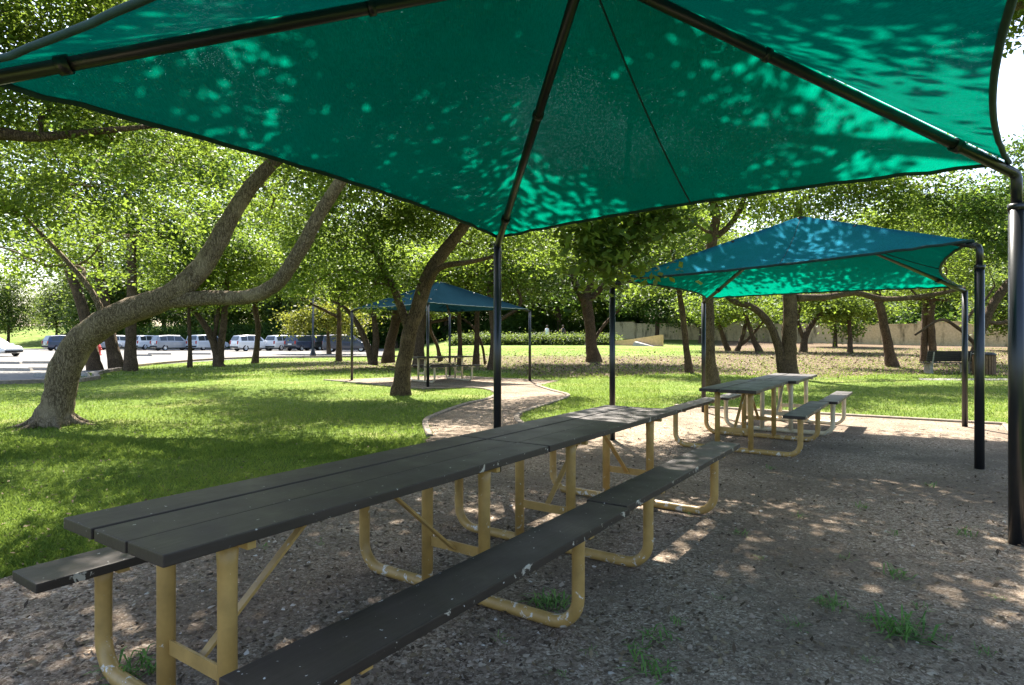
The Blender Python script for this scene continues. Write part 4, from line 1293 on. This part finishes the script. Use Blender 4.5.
def car(kind, paint, label, loc, rz):
    t = thing('parked_car', label, 'car', loc, rz, 'parked cars')
    t.scale = (.94, .97, .97)
    st = ST[kind]
    vs, fs = [], []
    for (x, zb, zl, zr, hw, hr) in st:
        half = [(hw * .80, zb), (hw * .97, zb + .10), (hw, (zb + zl) / 2), (hw * .985, zl - .05), (hw * .95, zl), (hr, zr - .05), (hr * .85, zr)]
        ring = [(x, y, z) for y, z in half] + [(x, -y, z) for y, z in reversed(half)]
        vs += ring
    n = 14
    for i in range(len(st) - 1):
        for k in range(n):
            fs.append((i * n + k, (i + 1) * n + k, (i + 1) * n + (k + 1) % n, i * n + (k + 1) % n))
    fs.append(tuple(range(n))); fs.append(tuple(reversed(range((len(st) - 1) * n, len(st) * n))))
    m = MB(); m.add(vs, fs, False)
    body = m.build('body', PAINT[paint], t)
    def at(x, s, tq):
        for a, b_ in zip(st[:-1], st[1:]):
            if a[0] <= x <= b_[0]:
                q = (x - a[0]) / (b_[0] - a[0]); v = [u + (w_ - u) * q for u, w_ in zip(a, b_)]
                y0, z0, y1, z1 = v[4] * .95, v[2], v[5], v[3] - .05
                return Vector((x, s * (y0 + (y1 - y0) * tq + .012), z0 + (z1 - z0) * tq + .004))
    g0, g1 = st[2][0], st[4][0]
    f1 = st[5][0]
    L = g1 - g0
    for s in (-1, 1):
        for (a, b_) in ((g0 + .06, g0 + L * .33), (g0 + L * .36, g0 + L * .68), (g0 + L * .71, g1 + (f1 - g1) * .02)):
            m = MB()
            q = [at(a, s, .10), at(b_ + (.35 if b_ > g1 - .1 else 0), s, .10), at(b_, s, .92), at(a, s, .92)]
            m.add(q, [(0, 1, 2, 3) if s < 0 else (3, 2, 1, 0)]); m.build('window', M['glass'], t)
    def end_glass(i, j, name, off):
        a, b_ = st[i], st[j]
        q = []
        for (S_, tq) in ((a, .14), (b_, .80)):
            pass
        lo = Vector((a[0] + (b_[0] - a[0]) * .14, 0, a[3] + (b_[3] - a[3]) * .14)); hi = Vector((a[0] + (b_[0] - a[0]) * .86, 0, a[3] + (b_[3] - a[3]) * .86))
        yl, yh = a[5] * .86, b_[5] * .84
        o_ = Vector((off, 0, .02))
        m = MB(); m.add([lo + o_ + Vector((0, -yl, 0)), lo + o_ + Vector((0, yl, 0)), hi + o_ + Vector((0, yh, 0)), hi + o_ + Vector((0, -yh, 0))], [(0, 3, 2, 1)])
        m.build(name, M['glass'], t)
    ri = 1 if kind != 'sedan' else 2
    end_glass(ri, ri + 1, 'rear_window', -.03); end_glass(5, 4, 'windscreen', .03)
    for s in (-1, 1):
        wheel(t, st[0][0] + .88, s * .80); wheel(t, st[-1][0] - .92, s * .80)
        m = MB(); m.box((st[0][0] + .02, s * .70, .92 if kind != 'sedan' else .82), (.10, .16, .34 if kind != 'sedan' else .14), None, .02); m.build('tail_light', M['tail'], t)
        m = MB(); m.box((st[-1][0] - .09, s * .62, .70 if kind != 'sedan' else .6), (.12, .28, .13), None, .03); m.build('headlight', M['lamp'], t)
        m = MB(); m.box((st[5][0] - .25, s * 1.0, 1.06 if kind != 'sedan' else .96), (.12, .18, .13), None, .03); m.build('wing_mirror', PAINT[paint], t)
    m = MB(); m.box((st[0][0] - .015, 0, .45), (.12, 1.5, .16), None, .04); m.box((st[-1][0] + .0, 0, .42), (.12, 1.35, .16), None, .04); m.build('bumper', M['tyre'], t)
    m = MB(); m.box((st[0][0] - .03, 0, .74), (.03, .5, .13), None, .005); m.build('number_plate', M['white_cotton'], t)
    return t
def at_lot(px, d): p = G(px, d); return (p.x, p.y, .008)
A = math.radians
car('sedan', 'white', 'white saloon car at the left edge of the photo', at_lot(-8, 47), A(-14))
car('suv', 'blue', 'dark blue car half hidden behind the bent oak trunk', at_lot(68, 68), A(57))
car('sedan', 'silver', 'silver car glimpsed between the trunks beside the red hydrant', at_lot(99, 70), A(60))
car('suv', 'white', 'white car glimpsed between the two close trunks', at_lot(119, 73), A(60))
car('suv', 'white', 'white hatchback at the left end of the visible row, next to the silver estate', at_lot(150, 73), A(70))
car('suv', 'silver', 'silver grey estate car with roof rails in the row', at_lot(174, 68), A(55))
car('van', 'pale', 'pale blue white minivan behind the forked trunk', at_lot(208, 70), A(70))
car('suv', 'white', 'large white estate car crossed by the wavy tree trunk', at_lot(253, 66), A(55))
car('suv', 'white', 'white off-roader left of the dark blue one', at_lot(285, 68), A(64))
car('suv', 'navy', 'dark blue off-roader left of the lamp post', at_lot(304, 67), A(68))
car('suv', 'black', 'black car right of the lamp post in deep shade', at_lot(321, 69), A(70))
car('van', 'navy', 'navy people carrier at the right end of the row of cars', at_lot(347, 62), A(8))

# ------------------------------------------------------------------ far people behind the hedge
def person(label, loc, top, rz, arm):
    me = bpy.data.meshes.new('person')
    J = [(0, 0, .92, .13), (0, 0, 1.15, .12), (0, 0, 1.38, .14), (0, 0, 1.50, .05), (0, .01, 1.58, .085), (0, .02, 1.69, .09),
         (.18, 0, 1.40, .06), (.25, .02, 1.14, .042), (.27 + arm, .12, .92, .032), (.28 + arm, .14, .82, .03),
         (-.18, 0, 1.40, .06), (-.25, .02, 1.14, .042), (-.26, .08, .90, .032), (-.26, .1, .80, .03),
         (.10, 0, .82, .09), (.11, .03, .48, .062), (.11, 0, .10, .042), (.12, .16, .04, .035),
         (-.10, 0, .82, .09), (-.11, .05, .48, .062), (-.11, 0, .10, .042), (-.12, .16, .04, .035)]
    E = [(0, 1), (1, 2), (2, 3), (3, 4), (4, 5), (2, 6), (6, 7), (7, 8), (8, 9), (2, 10), (10, 11), (11, 12), (12, 13), (0, 14), (14, 15), (15, 16), (16, 17), (0, 18), (18, 19), (19, 20), (20, 21)]
    me.from_pydata([j[:3] for j in J], E, [])
    o = bpy.data.objects.new('person', me); COL.objects.link(o)
    o.modifiers.new('skin', 'SKIN')
    for i, j in enumerate(J):
        me.skin_vertices[0].data[i].radius = (j[3], j[3] * .8)
    me.skin_vertices[0].data[0].use_root = True
    sb = o.modifiers.new('sub', 'SUBSURF'); sb.levels = 1; sb.render_levels = 2
    me.materials.append(M['skin'])
    o.location = loc; o.rotation_euler = (0, 0, rz)
    tag(o, label, 'person', 'people across the field')
    m = MB(); m.lathe([(.20, .80), (.19, .92), (.165, 1.1), (.19, 1.36), (.15, 1.46), (.07, 1.50)], 16); s = m.build('shirt', top, o); 
    m = MB(); m.lathe([(.11, 1.62), (.115, 1.70), (.09, 1.78), (.0, 1.81)], 14, (0, -.01, 0)); m.build('hair', M['hair'], o)
    m = MB()
    for sx in (-1, 1): m.tube([(sx * .09, .0, .88), (sx * .105, .03, .5), (sx * .11, 0, .12)], [.115, .085, .065], 12)
    m.build('trousers', M['dark_cotton'], o)
person('distant person in a white shirt behind the hedge, the left of two', G(547, 62), M['white_cotton'], 2.9, .05)
person('distant person in dark clothes behind the hedge, the right of two', G(563, 63), M['dark_cotton'], -2.6, 0)

# ------------------------------------------------------------------ weeds in the gravel
def weed(label, px, py, size, nb, seed, group=None):
    d = F * CAMH / (py - HZ)
    rs = np.random.default_rng(seed)
    t = G(px, d)
    az = rs.uniform(0, 2 * np.pi, nb); L = size * rs.uniform(.5, 1.2, nb); el = rs.uniform(.08, .95, nb)
    bx = np.clip(rs.normal(0, size * .45, nb), -size * .7, size * .7); by = np.clip(rs.normal(0, size * .4, nb), -size * .7, size * .7); w = size * rs.uniform(.025, .05, nb)
    V = []
    for i in range(nb):
        c, s = math.cos(az[i]), math.sin(az[i]); nx, ny = -s * w[i], c * w[i]
        p0 = np.array((bx[i], by[i], -.003)); h = L[i] * math.sin(el[i]); rr_ = L[i] * math.cos(el[i])
        p1 = p0 + np.array((c * rr_ * .5, s * rr_ * .5, h * .8)); p2 = p0 + np.array((c * rr_, s * rr_, h * .75))
        side = np.array((nx, ny, 0))
        V += [p0 - side * .5, p0 + side * .5, p1 + side, p1 - side, p1 - side, p1 + side, p2 + side * .15, p2 - side * .15]
    o = poly_mesh('weed', np.array(V, np.float32), 4, M['weed'])
    o.location = (t.x, t.y, .008)
    tag(o, label, 'weed', group)
WG = 'weeds in the gravel'
weed('large bright grass weed low at the right, biggest of its patch', 903, 634, .15, 80, 1, WG)
weed('flat green weed left of the biggest grass weed', 832, 607, .10, 46, 2, WG)
weed('upright green weed above the biggest grass weed, near the middle right', 897, 577, .09, 36, 3, WG)
weed('bright leafy weed at the foot of the left bench leg', 128, 678, .13, 60, 4, WG)
weed('grassy weed growing around the near bench tube', 548, 606, .12, 70, 5, WG)
weed('wispy grass weed under the bench left of its bent tube', 468, 596, .13, 40, 6, WG)
weed('straggly weed in bare dirt at the bottom, right of the bench tube', 652, 672, .12, 34, 7, WG)
weed('thin weed just right of the bent bench tube', 655, 640, .11, 22, 8, WG)
weed('small weed left of the flat green one', 795, 628, .06, 24, 9, WG)
for i, (px, py, s, nb) in enumerate([(740, 535, .07, 20), (860, 508, .08, 24), (965, 536, .09, 26), (985, 655, .06, 16), (800, 517, .06, 18), (262, 548, .05, 14), (690, 515, .05, 14), (380, 480, .06, 18),
                                     (770, 470, .07, 20), (930, 487, .07, 20), (615, 560, .05, 14), (720, 600, .04, 10), (870, 662, .05, 14), (590, 655, .05, 12), (500, 640, .05, 14), (320, 545, .05, 14), (920, 610, .06, 18), (868, 620, .06, 20), (940, 640, .05, 16), (680, 625, .06, 18), (640, 650, .07, 20), (845, 560, .05, 14), (760, 560, .05, 14), (1000, 600, .05, 14), (895, 535, .06, 16), (560, 675, .05, 14)]):
    weed('small sparse weed sprouting from the gravel', px, py, s, nb, 20 + i, WG)

# ------------------------------------------------------------------ light
SAZ, SEL = math.radians(-5), math.radians(55)
sun_dir = Vector((math.sin(SAZ) * math.cos(SEL), math.cos(SAZ) * math.cos(SEL), math.sin(SEL))).normalized()
sd = bpy.data.lights.new('sun', 'SUN'); sd.energy = 5.0; sd.angle = math.radians(0.53); sd.color = (1.0, 0.945, 0.85)
so = bpy.data.objects.new('sun', sd); COL.objects.link(so)
so.rotation_euler = sun_dir.to_track_quat('Z', 'Y').to_euler()
so.location = (-4, 40, 50)
w = bpy.data.worlds.new('World'); scene.world = w; w.use_nodes = True
nt = w.node_tree
for n_ in list(nt.nodes): nt.nodes.remove(n_)
ow = nt.nodes.new('ShaderNodeOutputWorld'); bg = nt.nodes.new('ShaderNodeBackground'); sk = nt.nodes.new('ShaderNodeTexSky')
sk.sky_type = 'NISHITA'; sk.sun_disc = False; sk.sun_elevation = SEL; sk.sun_rotation = SAZ
sk.air_density = 1.0; sk.dust_density = 2.5; sk.ozone_density = 1.0
bg.inputs['Strength'].default_value = 0.105
nt.links.new(sk.outputs[0], bg.inputs[0]); nt.links.new(bg.outputs[0], ow.inputs[0])

# ------------------------------------------------------------------ render settings
scene.view_settings.view_transform = 'Standard'
scene.view_settings.look = 'None'
scene.view_settings.gamma = 1
scene.view_settings.exposure = 2.2
cy = scene.cycles
cy.use_denoising = True
cy.max_bounces = 7; cy.diffuse_bounces = 4; cy.glossy_bounces = 3; cy.transmission_bounces = 5; cy.transparent_max_bounces = 8
cy.caustics_reflective = False; cy.caustics_refractive = False
cy.sample_clamp_indirect = 6
